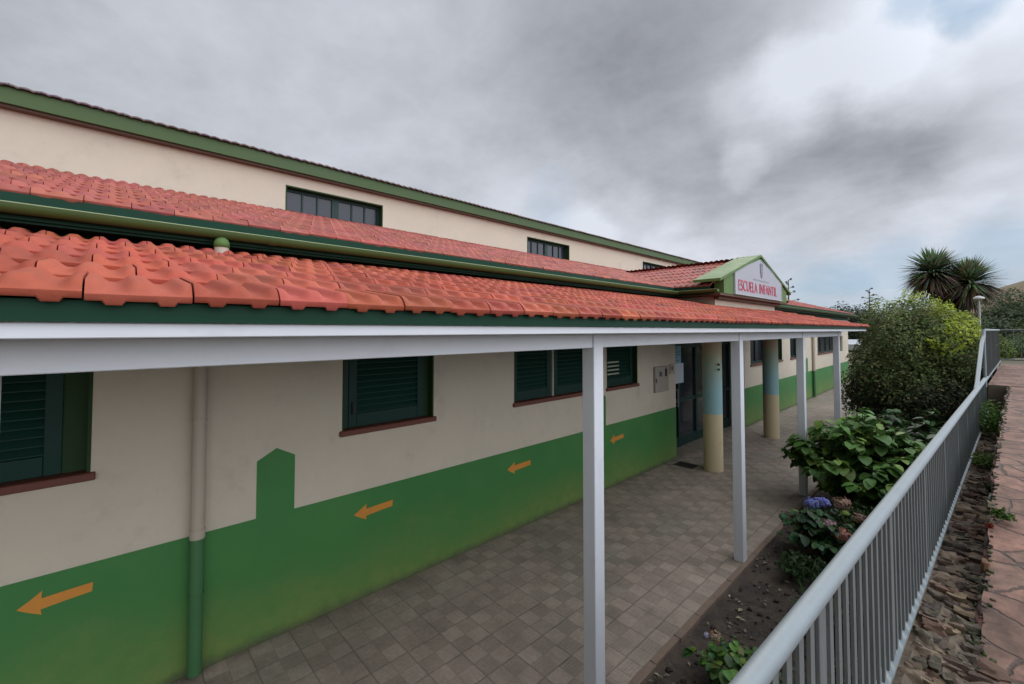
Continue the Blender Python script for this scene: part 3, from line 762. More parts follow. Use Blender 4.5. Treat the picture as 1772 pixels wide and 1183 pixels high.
# sign board (a thing of its own, fixed to the gable)
SB=thing('school_sign','grey five-sided ESCUELA INFANTIL sign board on the green entrance gable','sign',(-2.94,GY,3.3))
m=MB(); pr=[(8.6,3.295),(11.57,3.295),(11.57,3.735),(GY,4.09),(8.6,3.735)]
a=[(-2.945,y,z) for y,z in pr]; b=[(-2.968,y,z) for y,z in pr]
m.poly(a); m.poly(b[::-1])
for k in range(5): m.quad(a[k],b[k],b[(k+1)%5],a[(k+1)%5])
m.build('panel',M['grey_panel'],SB)
m=MB(); pr2=[(GY+(y-GY)*1.012,3.69+(z-3.69)*1.03) for y,z in pr]
for k in range(5):
    (y0,z0),(y1,z1)=pr[k],pr[(k+1)%5]; (u0,v0),(u1,v1)=pr2[k],pr2[(k+1)%5]
    m.quad((-2.938,y0,z0),(-2.938,y1,z1),(-2.938,u1,v1),(-2.938,u0,v0)); m.quad((-2.938,u0,v0),(-2.938,u1,v1),(-2.966,u1,v1),(-2.966,u0,v0))
m.build('panel_border',M['paper'],SB)
def text_mesh(txt,size,sx_=1.,bold=0.):
    cu=bpy.data.curves.new('t','FONT'); cu.body=txt; cu.size=size; cu.extrude=.002; cu.offset=bold; cu.align_x='CENTER'; cu.space_character=1.02
    o=bpy.data.objects.new('t',cu); COL.objects.link(o); bpy.context.view_layer.update()
    me=bpy.data.meshes.new_from_object(o.evaluated_get(bpy.context.evaluated_depsgraph_get()))
    vs=[(v.co.x*sx_,v.co.y,v.co.z) for v in me.vertices]; fs=[tuple(p.vertices) for p in me.polygons]
    bpy.data.objects.remove(o); bpy.data.curves.remove(cu); bpy.data.meshes.remove(me); return vs,fs
def put_text(txt,size,width,yc,zb,x,name,mt,parent,bold=0.):
    vs,fs=text_mesh(txt,size,1.,bold); x0=min(v[0] for v in vs); x1=max(v[0] for v in vs); k=width/(x1-x0)
    m=MB(); m.v=[(x+v[2],yc+(v[0]-(x0+x1)/2)*k,zb+v[1]) for v in vs]
    for f in fs: m.face(f)
    return m.build(name,mt,parent)
put_text('ESCUELA',.30,1.08,9.29,3.37,-2.938,'lettering',M['red_letter'],SB,-.001)
put_text('INFANTIL',.30,1.2,10.57,3.37,-2.938,'lettering',M['red_letter'],SB,-.001)
m=MB(); yc=10.12; x=-2.937
m.poly([(x,yc-.085,4.02),(x,yc-.085,3.84),(x,yc-.055,3.75),(x,yc,3.70),(x,yc+.055,3.75),(x,yc+.085,3.84),(x,yc+.085,4.02)][::-1])
m.build('crest',M['crest'],SB)
m=MB(); m.poly([(x+.003,yc-.02,3.95),(x+.003,yc-.02,3.84),(x+.003,yc,3.8),(x+.003,yc+.02,3.84),(x+.003,yc+.02,3.95)][::-1]); m.build('crest_field',M['grey_panel'],SB)
m=MB()
for k in range(22):
    y=9.62+k*.045; z=3.635
    if k%7!=6: m.quad((x,y,z),(x,y+.03,z),(x,y+.03,z+.03),(x,y,z+.03))
m.build('small_print',M['faint'],SB)
# entrance roof tiles, two slopes
sl_=.324; c2=1/math.sqrt(1+sl_*sl_)
m=MB(); tile_field(m,(-3.35,7.9,3.405),(-1,0,0),(0,c2,sl_*c2),14,7,ex=.34,seed=9,seg=10,u0=.0)
tile_field(m,(-3.35,12.26,3.405),(-1,0,0),(0,-c2,sl_*c2),14,7,ex=.34,seed=11,seg=10)
m.tube([(-3.3,GY,4.115),(-6.3,GY,4.115)],.05,8,t=(.9,.9,.9))
m.build('entrance_roof_tiles',M['old_tile'],B,smooth=R(50))
m=MB(); m.box(-3.8,-3.15,7.905,7.925,3.25,3.4); m.box(-3.8,-3.15,12.235,12.255,3.25,3.4); m.build('entrance_eave_board',M['dark_green'],B)
gutter('',(-2.98,7.86,3.33),(-3.75,7.86,3.33),(0,-1,0),.05)
gutter('',(-2.98,12.31,3.33),(-3.75,12.31,3.33),(0,1,0),.05)
# columns of the entrance
for k,(cy,) in enumerate(((8.27,),(11.78,))):
    m=MB(); m.tube([(-3.27,cy,0.),(-3.27,cy,3.0)],.17,28); m.build('painted_column',M['column'],B,smooth=SM)
for k,cz in enumerate((1.97,1.88)):
    m=MB(); m.tube([(-3.27+.165,8.16,cz),(-3.27+.172,8.14,cz)],.022,10); m.build('column_motif',M['sill'] if k==0 else M['ink'],B)
# entrance doors in the recess
dxx=WX-.36
m=MB(); m.box(dxx-.05,dxx+.02,ENT[0]+.01,ENT[0]+.1,0,2.7)
for y in (9.35,10.25,11.15,12.35): m.box(dxx-.05,dxx+.02,y-.05,y+.05,0,2.7)
m.box(dxx-.05,dxx+.015,ENT[0]+.1,12.3,0.,.22); m.box(dxx-.05,dxx+.015,ENT[0]+.1,12.3,.98,1.06); m.box(dxx-.05,dxx+.015,ENT[0]+.1,12.3,2.2,2.28)
dr=m.build('entrance_door',M['frame_dark'],B)
m=MB(); m.quad((dxx-.02,ENT[0],0),(dxx-.02,ENT[1],0),(dxx-.02,ENT[1],2.7),(dxx-.02,ENT[0],2.7)); m.build('door_pane',M['dglass'],dr)
m=MB(); m.tube([(dxx+.06,9.2,.9),(dxx+.06,9.2,1.3)],.012,8); m.tube([(dxx,9.2,.93),(dxx+.06,9.2,.93)],.008,6); m.tube([(dxx,9.2,1.27),(dxx+.06,9.2,1.27)],.008,6); m.build('door_handle',M['galv'],dr)
# downpipes
def downpipe(y,r=.045,X=WX+.06,z1=3.05,stub=True):
    m=MB(); m.tube([(X,y,1.03),(X,y,z1)],r,18); m.tube([(X,y,1.03),(X,y,1.10)],r+.005,18); o=m.build('downpipe',M['pipe_cream'],B,smooth=SM)
    m=MB(); m.tube([(X,y,.03),(X,y,1.028)],r+.001,18); m.build('green_pipe_section',M['pipe_green'],o,smooth=SM)
    for z in (.6,1.9): m=MB(); m.tube([(X,y,z),(X,y,z+.02)],r+.006,18); m.build('pipe_bracket',M['pipe_cream'] if z>1 else M['pipe_green'],o)
downpipe(.53); downpipe(19.9,.05)
m=MB(); X=-3.74; y=.60
m.tube([(X,y,3.09),(X,y,3.216)],.047,16); o=m.build('pipe_collar',M['pipe_cream'],B,smooth=SM)
m=MB(); m.tube([(X,y,3.205),(X,y,3.24),(X,y,3.262),(X,y,3.285)],[.05,.05,.042,.02],16); m.build('pipe_elbow',M['bright_green'],o,smooth=True)

# ------------------------------------------------------------------ veranda (lean-to on white posts)
V=thing('veranda','white metal lean-to veranda with red tiled roof along the cream school wall','veranda',(-1.8,5,0))
VS=.21; c3=1/math.sqrt(1+VS*VS)
m=MB(); tile_field(m,(-1.53,-2.3,2.683),(0,1,0),(-c3,0,VS*c3),int(15.4/.226),7,ex=.365,seed=2,seg=28,amp=.024,thick=.021,u0=-.006)
m.build('roof_tiles',M['tile'],V,smooth=R(36))
m=MB(); m.quad((-1.57,-2.3,2.672),(-4.07,-2.3,3.197),(-4.07,13.1,3.197),(-1.57,13.1,2.672)); m.build('roof_underlay',M['dark_green'],V)
m=MB(); m.quad((-1.6,-2.3,2.64),(-1.6,13.05,2.64),(-4.07,13.05,3.16),(-4.07,-2.3,3.16)); m.build('veranda_ceiling',M['white'],V)
m=MB(); m.box(-1.585,-1.56,-2.3,13.08,2.621,2.677); m.box(-4.05,-1.585,13.055,13.08,2.60,2.64); m.build('green_fascia',M['dark_green'],V)
m=MB(); m.box(-1.72,-1.575,-2.3,12.95,2.578,2.62,bev=.003); m.build('white_trim',M['white'],V)
m=MB(); m.box(-1.85,-1.76,-2.3,11.15,2.478,2.577,bev=.003); m.build('beam',M['white'],V)
for k in range(5):
    y=-.27+2.78*k+(.03 if k==0 else 0); m=MB(); m.box(-1.85,-1.748,y-.08,y+.03,0.0,2.5765,bev=.004); 
    pst=m.build('post',M['white'],V)
m=MB(); m.box(-1.84,-1.74,11.06,11.16,2.17,2.476,bev=.008)
jb=m.build('hanging_box',M['pipe_cream'],V)

# ------------------------------------------------------------------ small fittings
t=thing('meter_cabinet','grey-beige electric meter cabinet on the wall left of the entrance','meter cabinet',(WX,7.8,1.4))
m=MB(); m.box(WX,WX+.05,7.56,8.08,1.41,1.90,bev=.006); m.build('cabinet_door',M['meter'],t)
m=MB(); m.box(WX+.05,WX+.055,7.70,7.80,1.71,1.80); m.build('warning_sticker',M['ink'],t)
m=MB(); m.box(WX+.05,WX+.056,7.93,8.0,1.70,1.85); m.build('vent_slot',M['black'],t)
m=MB(); m.box(WX+.05,WX+.06,7.565,7.585,1.6,1.68); m.build('lock',M['black'],t)
t=thing('intercom','small cream door intercom beside the meter cabinet','intercom',(WX,8.3,1.7))
m=MB(); m.box(WX,WX+.04,8.2,8.38,1.72,1.92,bev=.01); m.build('housing',M['pipe_cream'],t)
m=MB(); m.box(WX+.04,WX+.045,8.22,8.27,1.79,1.88); m.build('speaker_grille',M['ink'],t)
t=thing('blue_notice','pale blue printed notice hanging on the dark entrance door','notice',(dxx,9.1,1.6))
m=MB(); m.box(dxx+.035,dxx+.038,8.98,9.42,1.62,2.25); m.build('sheet',M['bluepaper'],t)
m=MB()
for k in range(8):
    z=2.17-k*.065; m.box(dxx+.038,dxx+.040,9.03,9.03+rnd.uniform(.2,.34),z,z+.018)
m.build('printed_lines',M['ink'],t)
t=MB(); t.box(dxx+.05,dxx+.054,8.93,9.5,1.42,1.86); o=t.build('notice_board',M['paper'],loc=(dxx,9.1,1.4)); tag(o,'blank white notice sheet overlapping the blue notice on the entrance door','notice')
t=thing('drain_grate','rusty iron drain grate in the paving near the entrance corner','drain grate',(-3.75,8.15,0))
m=MB(); m.box(-3.93,-3.55,8.0,8.32,.001,.006); m.build('grate_frame',M['rust'],t)
m=MB()
for k in range(7): m.box(-3.91,-3.57,8.03+k*.038,8.045+k*.038,.0065,.011)
m.build('grate_bars',M['black'],t)

# ------------------------------------------------------------------ vegetation
def leaf_quad(mb,c,n,L,Wd,col,fold=.15,up=None):
    """one pointed oval leaf, n = its facing, L its length"""
    n=n.normalized(); a=Vector((rnd.uniform(-1,1),rnd.uniform(-1,1),rnd.uniform(-1,1))) if up is None else up
    t=(a-n*a.dot(n)); 
    if t.length<1e-3: t=n.orthogonal()
    t.normalize(); b=n.cross(t)
    p0=c-t*L*.5; p1=c+t*L*.5-n*L*fold
    m1=c-t*L*.1+n*L*fold*.3
    i=len(mb.v)
    mb.v+=[tuple(p0),tuple(m1+b*Wd*.5-n*L*.04),tuple(p1),tuple(m1-b*Wd*.5-n*L*.04)]
    mb.face((i,i+1,i+2),col); mb.face((i,i+2,i+3),col)
def big_leaf(mb,c,n,t,L,Wd,col):
    """broad drooping leaf of ten faces"""
    n=n.normalized(); t=(t-n*t.dot(n)).normalized(); b=n.cross(t)
    prof=[(0,.1),(.13,.72),(.36,1.),(.62,.93),(.84,.58),(1.,.03)]; i=len(mb.v)
    for (u,w_) in prof:
        dz=-L*.28*u*u; q=c+t*L*(u)+n*dz
        mb.v.append(tuple(q+b*Wd*.5*w_+n*(Wd*.12*w_))); mb.v.append(tuple(q-n*Wd*.02)); mb.v.append(tuple(q-b*Wd*.5*w_+n*(Wd*.12*w_)))
    for k in range(5):
        a=i+k*3; sh=rnd.uniform(.92,1.08); cc=tuple(x*sh for x in col)
        mb.face((a,a+3,a+4,a+1),cc); mb.face((a+1,a+4,a+5,a+2),tuple(x*.93 for x in cc))
def crown(mb,blobs,n,L,Wd,cfun,shell=.45,lump=.25,seed=0,gap=0.):
    tot=sum(b[1][0]*b[1][1]+b[1][1]*b[1][2] for b in blobs)
    for (c,r) in blobs:
        c=Vector(c); cnt=int(n*(r[0]*r[1]+r[1]*r[2])/tot); k=0; tries=0
        while k<cnt and tries<cnt*6:
            tries+=1
            d_=Vector((rnd.gauss(0,1),rnd.gauss(0,1),rnd.gauss(0,1))).normalized()
            lu=1+lump*noise.noise(d_*2.6+Vector((seed,c.x,c.y)))+lump*.5*noise.noise(d_*7+Vector((seed,0,0)))
            if gap and noise.noise(d_*4+Vector((seed+5,c.z,0)))<-gap: continue
            rr=lu*(1-shell*rnd.random()**1.7)
            p=c+Vector((d_.x*r[0],d_.y*r[1],d_.z*r[2]))*rr
            if p.z<.02: continue
            nn=(d_+Vector((rnd.uniform(-.8,.8),rnd.uniform(-.8,.8),rnd.uniform(-.3,.9))))
            s_=rnd.uniform(.7,1.25)
            leaf_quad(mb,p,nn,L*s_,Wd*s_,cfun(p,d_)); k+=1
def vary(c,a=.25): 
    k=1+rnd.uniform(-a,a); return (c[0]*k*rnd.uniform(.9,1.1),c[1]*k,c[2]*k*rnd.uniform(.85,1.15))
# big rounded bush at the end of the bed
t=thing('rounded_bush','large rounded evergreen bush with yellow-green top behind the last veranda post','bush',(-1.0,14.4,0))
m=MB()
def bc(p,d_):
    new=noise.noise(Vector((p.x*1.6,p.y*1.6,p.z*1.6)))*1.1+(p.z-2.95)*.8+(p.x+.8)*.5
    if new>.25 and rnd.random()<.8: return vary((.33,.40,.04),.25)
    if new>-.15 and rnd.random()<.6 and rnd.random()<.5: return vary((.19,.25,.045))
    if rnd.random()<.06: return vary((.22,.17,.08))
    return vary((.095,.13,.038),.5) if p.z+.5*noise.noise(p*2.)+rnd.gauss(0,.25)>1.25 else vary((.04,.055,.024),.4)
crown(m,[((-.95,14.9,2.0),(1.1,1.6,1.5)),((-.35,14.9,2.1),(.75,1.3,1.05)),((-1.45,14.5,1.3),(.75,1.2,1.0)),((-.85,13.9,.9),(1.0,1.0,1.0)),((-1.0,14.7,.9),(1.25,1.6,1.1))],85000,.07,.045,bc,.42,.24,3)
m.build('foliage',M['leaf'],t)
m=MB(); m.tube([(-1.0,14.4,-.2),(-1.05,14.4,.5),(-1.1,14.4,1.3)],[.09,.07,.04],8)
for k in range(6):
    a=k*1.05; m.tube([(-1.05,14.4,.4+.1*k),(-1.05+.5*math.cos(a),14.4+.5*math.sin(a),1.1+.1*k),(-1.05+.9*math.cos(a),14.4+.9*math.sin(a),1.6+.15*k)],[.04,.025,.01],6)
m.build('stems',M['bark'],t)
# big-leaved hydrangea
def hydrangea(name,label,base,rad,hgt,nst,LL,lc,flowers=(),seed=1,leaves=22,grp=None):
    r=random.Random(seed); t=thing(name,label,'hydrangea',base,grp); fm_=MB(); sm_=MB(); b0=Vector(base)
    for k in range(nst):
        a=r.uniform(0,6.28); q=math.sqrt(r.random()); tip=b0+Vector((math.cos(a)*rad*q,math.sin(a)*rad*q*1.05,hgt*(1-.5*q*q)*r.uniform(.72,1.02)))
        mid=b0+(tip-b0)*.5+Vector((0,0,.08)); foot=b0+Vector((math.cos(a)*rad*q*.25,math.sin(a)*rad*q*.25,-.05))
        sm_.tube([foot,mid,tip],[.008,.006,.004],5)
        for j in range(leaves):
            u=1-(j/leaves)**1.4*.75; c=foot.lerp(mid,u*2) if u<.5 else mid.lerp(tip,u*2-1)
            an=r.uniform(0,6.28); out=Vector((math.cos(an),math.sin(an),r.uniform(-.25,.35)))
            L=LL*r.uniform(.65,1.2)*(1 if u<.93 else .7)
            lean=Vector((0,0,1))+out*r.uniform(-.1,.55)
            cc=lc(c,u,r)
            big_leaf(fm_,c+out*.02,lean,out,L,L*r.uniform(.72,.92),cc)
    fm_.build('leaves',M['gloss_leaf'],t,smooth=True); sm_.build('stems',M['bark'],t)
    for (off,rr,colr) in flowers:
        f=MB(); c=b0+Vector(off)
        for k in range(170):
            d_=Vector((r.gauss(0,1),r.gauss(0,1),r.gauss(0,.8)+.4)).normalized()
            leaf_quad(f,c+Vector((d_.x,d_.y,d_.z*.8))*rr*r.uniform(.6,1.05)*(1+.3*noise.noise(d_*2.5+c*9)),d_+Vector((r.uniform(-.4,.4),r.uniform(-.4,.4),0)),rr*.34,rr*.34,tuple(v*r.uniform(.7,1.25) for v in colr),.05)
        f.build('flower_head',M['petal'],t)
    return t
def lc1(c,u,r):
    k=r.uniform(.75,1.3)*(1.25 if u>.9 else .9)
    base=(.075,.16,.034) if r.random()<.75 else (.16,.25,.045)
    return tuple(v*k for v in base)
hydrangea('hydrangea','tall broad-leaved green hydrangea without flowers beside the fourth veranda post',(-1.03,7.85,.05),.95,1.45,95,.19,lc1,seed=4,leaves=22)
hydrangea('hydrangea','dark leafy hydrangea between the tall green one and the rounded bush',(-.75,10.3,.05),1.05,1.25,50,.18,lambda c,u,r:tuple(v*r.uniform(.6,1.1) for v in (.05,.11,.03)),seed=8,leaves=18)
PINK=(.42,.20,.15); BLUE=(.21,.23,.48); TAN=(.38,.26,.18); YG=(.4,.5,.15)
hydrangea('hydrangea','low hydrangea with one blue and several faded pink flower heads at the paving edge',(-1.15,6.0,.0),.46,.62,44,.1,lambda c,u,r:tuple(v*r.uniform(.6,1.2) for v in (.045,.10,.035)),
  [((-.10,-.06,.60),.085,BLUE),((-.02,.08,.60),.075,(.26,.27,.6)),((.14,.2,.60),.09,TAN),((.08,-.2,.46),.08,(.4,.27,.26)),((.20,-.16,.38),.09,PINK),((.27,-.10,.30),.08,PINK),((.3,.15,.5),.07,TAN),((.20,.02,.56),.04,YG),((.42,.1,.48),.04,YG),((-.3,.05,.42),.04,YG)],seed=12,leaves=16)
hydrangea('hydrangea','small hydrangea with one brownish flower head in the nearest corner of the bed',(-1.13,3.3,-.02),.36,.36,40,.085,lambda c,u,r:tuple(v*r.uniform(.7,1.3) for v in ((.07,.14,.035) if r.random()<.8 else (.13,.2,.04))),
  [((-.20,.05,.33),.05,TAN),((-.26,.05,.31),.025,(.5,.5,.6)),((.1,.12,.30),.04,PINK)],seed=15,leaves=15)
def tuft(name,label,base,rad,hgt,n,col,cat='plant',lw=.012,seed=3,grp=None):
    r=random.Random(seed); m=MB(); b0=Vector(base)
    for k in range(n):
        a=r.uniform(0,6.28); q=r.random()**.6*rad; L=hgt*r.uniform(.5,1.1)
        p=b0+Vector((math.cos(a)*q*.4,math.sin(a)*q*.4,0)); tip=b0+Vector((math.cos(a)*q,math.sin(a)*q,L*(1-.4*(q/rad)**2)))
        for j in range(7):
            u=.25+.75*j/6; c=p.lerp(tip,u)+Vector((0,0,.04*math.sin(u*3)))
            kk=r.uniform(.6,1.3); nn=Vector((r.uniform(-1,1),r.uniform(-1,1),r.uniform(.2,1)))
            leaf_quad(m,c,nn,lw*3*r.uniform(.7,1.3),lw*1.4,tuple(v*kk for v in col),.1)
    o=m.build(name,M['leaf'],loc=base); return tag(o,label,cat,grp)
tuft('low_shrub','small sparse green shrub in the bed under the railing, between two hydrangeas',(-.78,4.55,.02),.34,.36,110,(.05,.10,.035),'shrub',.02,5)
tuft('low_shrub','sprig of green leaves growing from bare soil nearest the rail',(-.62,3.75,.05),.22,.2,70,(.06,.11,.035),'shrub',.016,31)
tuft('low_shrub','low dark sprawling plant in front of the flowering hydrangea',(-1.2,5.35,.0),.3,.22,120,(.045,.08,.03),'shrub',.018,32)
tuft('low_shrub','low dark plant between the flowering hydrangea and the railing',(-.68,5.7,.08),.3,.4,130,(.04,.08,.03),'shrub',.02,33)
tuft('low_shrub','leafy sprigs between the blue-flowered hydrangea and the tall green one',(-.95,6.85,.05),.32,.38,130,(.05,.09,.03),'shrub',.02,34)
tuft('weed','bright green weed growing where the rubble wall meets the terrace',rail_pt(8.6,.13,1.15),.28,.5,190,(.09,.18,.03),'weed',.014,21)
tuft('weed','round green weed with reddish base on the rubble wall',rail_pt(6.8,.13,1.12),.17,.17,120,(.10,.17,.035),'weed',.011,22)
tuft('weed','short weed in the gap between rubble wall and path',rail_pt(5.7,.2,1.12),.06,.14,50,(.08,.12,.03),'weed',.010,23)
tuft('weed','little weed with red leaves at the path edge nearest the camera',rail_pt(4.3,.29,1.33),.06,.09,50,(.09,.15,.035),'weed',.009,24)
tuft('red_seedling','tiny red-leaved seedling at the path edge',rail_pt(4.2,.235,1.28),.022,.035,16,(.2,.03,.02),'seedling',.009,25)

# dracaena / yucca with two heads behind the bush
Y=thing('dragon_tree','dragon tree with two spiky round heads behind the rounded bush','tree',(.0,26,.3))
def at(px,py,dep):      # point of the place on a sight line at a given depth, used for the far trees only
    Rm=cam.rotation_euler.to_matrix(); return Vector((0,0,EYE))+Rm@Vector(((px-886)/740,(547.7-py)/740,-1))*dep
c1=at(1614,470,17); c2_=at(1676,488,16.4); fk=at(1650,540,17); base=Vector((fk.x,fk.y,0.))
Y.location=base; WL[Y.name]=base.copy()
m=MB(); m.tube([base,fk],[.3,.22],10); m.tube([fk,(fk+c1)/2+Vector((0,0,-.1)),c1],[.2,.16,.12],8); m.tube([fk,(fk+c2_)/2+Vector((0,0,-.15)),c2_],[.2,.16,.12],8)
m.build('trunk',M['bark'],Y)
for c,rad in ((c1,1.12),(c2_,1.12)):
    m=MB()
    for k in range(950):
        d_=Vector((rnd.gauss(0,1),rnd.gauss(0,1),rnd.gauss(0,1)))
        d_.normalize()
        if d_.z<-.75 and rnd.random()<.5: continue
        L=rad*rnd.uniform(.8,1.12)*(1. if d_.z>-.3 else 1.15); side=d_.cross(Vector((0,0,1))); side=side.normalized() if side.length>.01 else Vector((1,0,0))
        p0=c+d_*.08; p1=c+d_*L*.55; p2=c+d_*L+Vector((0,0,-.1*L)); wd=.036
        dead=d_.z<-.25
        col=tuple(v*rnd.uniform(.6,1.4) for v in ((.16,.21,.11) if not dead else (.13,.115,.075)))
        i=len(m.v); m.v+=[tuple(p0-side*wd*.6),tuple(p0+side*wd*.6),tuple(p1+side*wd),tuple(p2),tuple(p1-side*wd)]
        m.face((i,i+1,i+2,i+4),col); m.face((i+4,i+2,i+3),col)
    for k in range(420):     # hanging skirt of dry leaves round the stem
        u=rnd.random(); q=c.lerp(fk,u*.95); a=rnd.uniform(0,6.28); o_=Vector((math.cos(a),math.sin(a),-.7-rnd.random()*.7)).normalized()
        L=rnd.uniform(.5,.95)*(1-.3*u); side=Vector((-math.sin(a),math.cos(a),0)); p0=q+o_*.1; p1=q+o_*L*.6; p2=p1+Vector((math.cos(a)*.1,math.sin(a)*.1,-.35))*L; wd=.03
        col=tuple(v*rnd.uniform(.6,1.3) for v in (.06,.045,.03)); i=len(m.v)
        m.v+=[tuple(p0-side*wd),tuple(p0+side*wd),tuple(p1+side*wd),tuple(p2),tuple(p1-side*wd)]
        m.face((i,i+1,i+2,i+4),col); m.face((i+4,i+2,i+3),col)
    m.build('crown',M['leaf'],Y)
# agave flower stalks
def stalk(label,px,ptop,pbase,dep):
    top=at(px,ptop,dep); b0=Vector((top.x,top.y,0)); t=thing('agave_stalk',label,'agave',b0,'agave flower stalks beyond the building')
    m=MB(); m.tube([b0,b0.lerp(top,.6),top],[.09,.07,.03],6); m.build('flower_stem',M['bark'],t)
    m=MB(); H=(top.z)*.28
    for k in range(9):
        z=top.z-H*(k+.3)/9; a=k*2.4; L=.18+.07*k*(1 if k<6 else .8)
        e=Vector((top.x+L*math.cos(a),top.y+L*math.sin(a),z+.12)); m.tube([(top.x,top.y,z),e],.02,4,t=(.1,.08,.05))
        for q in range(22):
            d_=Vector((rnd.gauss(0,1),rnd.gauss(0,1),rnd.gauss(0,.5))).normalized(); leaf_quad(m,e+d_*.09,d_,.1,.06,vary((.07,.08,.045)))
    m.build('flower_clusters',M['leaf'],t)
    m=MB()
    for k in range(30):
        a=k*2.4; e=rnd.uniform(.2,1.1); d_=Vector((math.cos(a)*math.cos(e),math.sin(a)*math.cos(e),math.sin(e))); s_=Vector((-math.sin(a),math.cos(a),0))*.09
        i=len(m.v); p1=b0+d_*.6; p2=b0+d_*1.3+Vector((0,0,-.1)); m.v+=[tuple(b0-s_*.7),tuple(b0+s_*.7),tuple(p1+s_),tuple(p2),tuple(p1-s_)]; m.face((i,i+1,i+2,i+4),(.08,.12,.08)); m.face((i+4,i+2,i+3),(.08,.12,.08))
    m.build('leaf_rosette',M['leaf'],t)
stalk('agave flower stalk standing just right of the entrance gable',1364,484,520,34)
stalk('agave flower stalk standing left of the rounded bush',1504,500,532,38)
# lamp
hp=at(1694,517,14); L_=thing('park_lamp','pale lamp post with flat white head beside the rounded bush','lamp post',(hp.x,hp.y,.2))
m=MB(); m.tube([(hp.x,hp.y,.2),(hp.x,hp.y,hp.z)],.026,10); m.build('pole',M['white_plastic'],L_,smooth=SM)
m=MB(); m.tube([(hp.x,hp.y,hp.z-.05),(hp.x,hp.y,hp.z+.01),(hp.x,hp.y,hp.z+.06),(hp.x,hp.y,hp.z+.1)],[.05,.14,.115,.03],16); m.build('lamp_head',M['white_plastic'],L_,smooth=SM)

# trees and shrubs beyond
def make_tree(name,label,base,hgt,rad,col,n=5000,group=None,L=.22,low=.25,seed=1,cat='tree'):
    t=thing(name,label,cat,base,group); b0=Vector(base); m=MB()
    cz=base[2]+hgt*(.5+low*.5); rr=random.Random(seed)
    bl=[((b0.x,b0.y,cz),(rad,rad,hgt*.5*(1-low)))]
    for k in range(6):
        a=rr.uniform(0,6.28); q=rad*rr.uniform(.4,.7); s_=rr.uniform(.35,.55); bl.append(((b0.x+q*math.cos(a),b0.y+q*math.sin(a),cz+hgt*rr.uniform(-.2,.28)),(rad*s_,rad*s_,hgt*.28*s_*2)))
    crown(m,bl,n,L,L*.6,lambda p,d_:vary(tuple(v*(1+.5*noise.noise(p*.8)) for v in col),.35),.5,.35,seed,gap=.25)
    m.build('crown',M['leaf'],t)
    m=MB(); m.tube([b0-Vector((0,0,.3)),b0+Vector((.05*hgt*.3,0,hgt*.4)),b0+Vector((0,0,hgt*.75))],[rad*.09,rad*.06,rad*.02],8)
    for k in range(5):
        a=k*1.3+seed; z=hgt*(.35+.08*k); m.tube([b0+Vector((0,0,z)),b0+Vector((rad*.6*math.cos(a),rad*.6*math.sin(a),z+hgt*.18))],[rad*.035,rad*.01],5)
    m.build('trunk',M['bark'],t); return t
DG=(.045,.07,.024)
far=[(1716,549,26,3.6,1.6,'dark round tree just right of the lamp post'),(1748,531,30,4.6,2.3,'broad dark tree above the end railing'),(1788,509,32,5.6,2.8,'tallest dark tree at the right edge of the view'),
     (1700,548,40,4.6,2.6,'distant dark tree low behind the lamp post'),(1735,521,46,6.3,3.2,'distant tree on the slope behind the broad dark tree'),(1775,504,52,7.6,3.8,'far tall tree high on the slope at the right')]
for k,(px,py,dp,h,r_,lb) in enumerate(far):
    p=at(px,py,dp); make_tree('dark_tree',lb,(p.x,p.y,max(p.z-h,.2)),p.z-max(p.z-h,.2),r_,DG,5500,'dark trees on the right-hand slope',.2,.15,k+3)
left=[(1436,527,44,2.2,'rounded tree top showing above the far roof end'),(1468,522,52,2.8,'darker tree top between roof end and agave stalk'),(1492,530,42,2.0,'bushy tree under the left agave stalk tip'),(1520,532,50,3.0,'tree top partly hidden by the rounded bush')]
for k,(px,py,dp,r_,lb) in enumerate(left):
    p=at(px,py+4,dp); z0=.55; make_tree('far_tree',lb,(p.x,p.y,z0),p.z-z0,r_,(.05,.07,.035),3000,'tree tops beyond the school roof',.25,.1,k+23)
# shrubs behind the terrace railing
for k,(px,py,dp,r_,c,lb) in enumerate([(1722,590,15.5,.5,(.11,.16,.03),'light green shrub behind the corner of the terrace railing'),(1752,592,16.5,.65,(.06,.09,.03),'mid green shrub behind the end railing'),(1778,585,17,.7,(.09,.12,.04),'yellowish shrub at the right edge behind the end railing')]):
    p=at(px,py,dp); h=p.z-1.45+.15
    t=thing('shrub',lb,'shrub',(p.x,p.y,1.45),'shrubs behind the terrace'); m=MB()
    crown(m,[((p.x,p.y,1.45+h*.5),(r_,r_,h*.55))],1800,.09,.05,lambda q,d_,c=c:vary(c,.4),.5,.4,k+40)
    m.build('foliage',M['leaf'],t); m=MB(); m.tube([(p.x,p.y,1.3),(p.x,p.y,1.45+h*.4)],.03,6); m.build('stem',M['bark'],t)
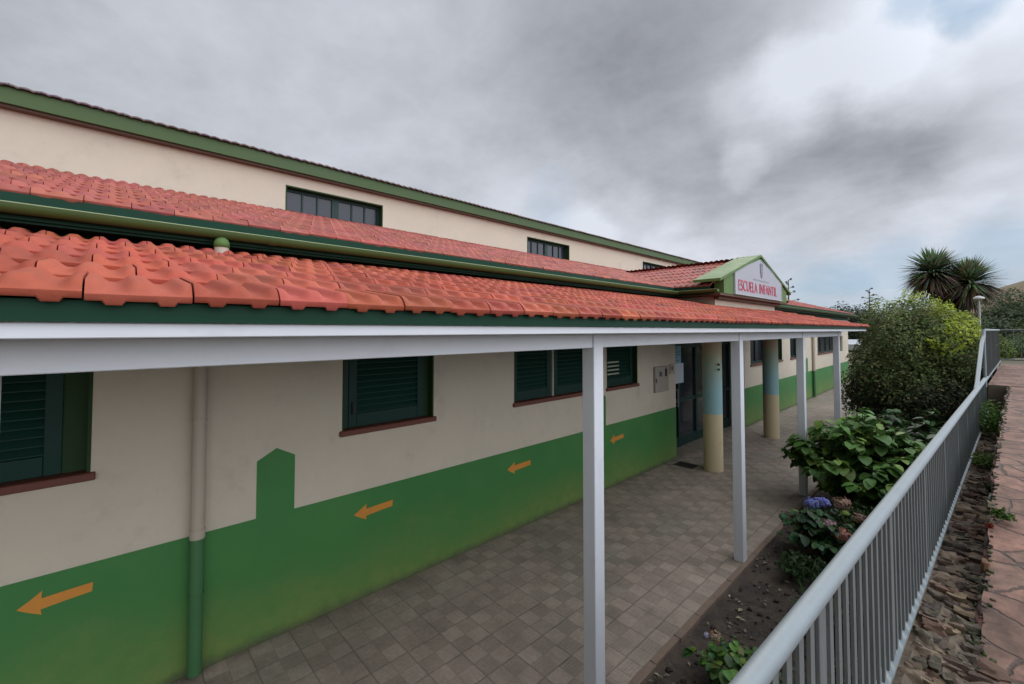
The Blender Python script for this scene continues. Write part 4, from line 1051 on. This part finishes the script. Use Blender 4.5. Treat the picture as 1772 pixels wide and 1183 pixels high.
# hill
hm=MB(); n1=40
for i in range(n1+1):
    for j in range(n1+1):
        x=-60+i*9.; y=70+j*7.; cx,cy=40.,165.
        z=21*math.exp(-(((x-cx)/55)**2+((y-cy)/55)**2))-1.2+1.2*noise.noise(Vector((x*.03,y*.03,0)))
        hm.v.append((x,y,z))
for i in range(n1):
    for j in range(n1): a=i*(n1+1)+j; hm.face((a,a+n1+1,a+n1+2,a+1))
struct(hm.build('hill',M['hillgrass'],smooth=True))

# ------------------------------------------------------------------ parked car glimpsed past the last post
cp=at(1479,606,40); gz=ground_z(cp.x,cp.y)
C=thing('parked_car','pale silver car parked far off, glimpsed between the last post and the rounded bush','car',(cp.x,cp.y,gz))
M['carpaint']=mat('silver_car_paint',(.5,.52,.54),.25,.03,1,metal=.4)
def ext(mb,pts,x0,x1):     # profile in (y,z) extruded along x
    a=[(x0,cp.y+y,gz+z) for y,z in pts]; b=[(x1,cp.y+y,gz+z) for y,z in pts]; n=len(pts)
    mb.poly(a[::-1]); mb.poly(b)
    for k in range(n): mb.quad(a[k],a[(k+1)%n],b[(k+1)%n],b[k])
m=MB(); ext(m,[(-1.6,.2),(1.6,.2),(1.65,.5),(1.5,.68),(.85,.74),(.45,1.1),(-.75,1.14),(-1.3,.78),(-1.62,.7)],cp.x-.65,cp.x+.65); m.build('body',M['carpaint'],C)
m=MB()
for sx_ in (-.652,.652): ext(m,[(-1.1,.76),(.72,.76),(.4,1.05),(-.7,1.08)],cp.x+sx_-.002,cp.x+sx_+.002)
m.build('side_windows',M['dglass'],C)
for dy in (-1.05,1.05):
    for dx in (-.6,.6):
        m=MB(); m.tube([(cp.x+dx-.08,cp.y+dy,gz+.25),(cp.x+dx+.08,cp.y+dy,gz+.25)],.25,16); wh=m.build('wheel',M['black'],C)
        m=MB(); m.tube([(cp.x+dx-.085,cp.y+dy,gz+.25),(cp.x+dx+.085,cp.y+dy,gz+.25)],.14,12); m.build('rim',M['galv'],wh)
print('objects',len(bpy.data.objects))
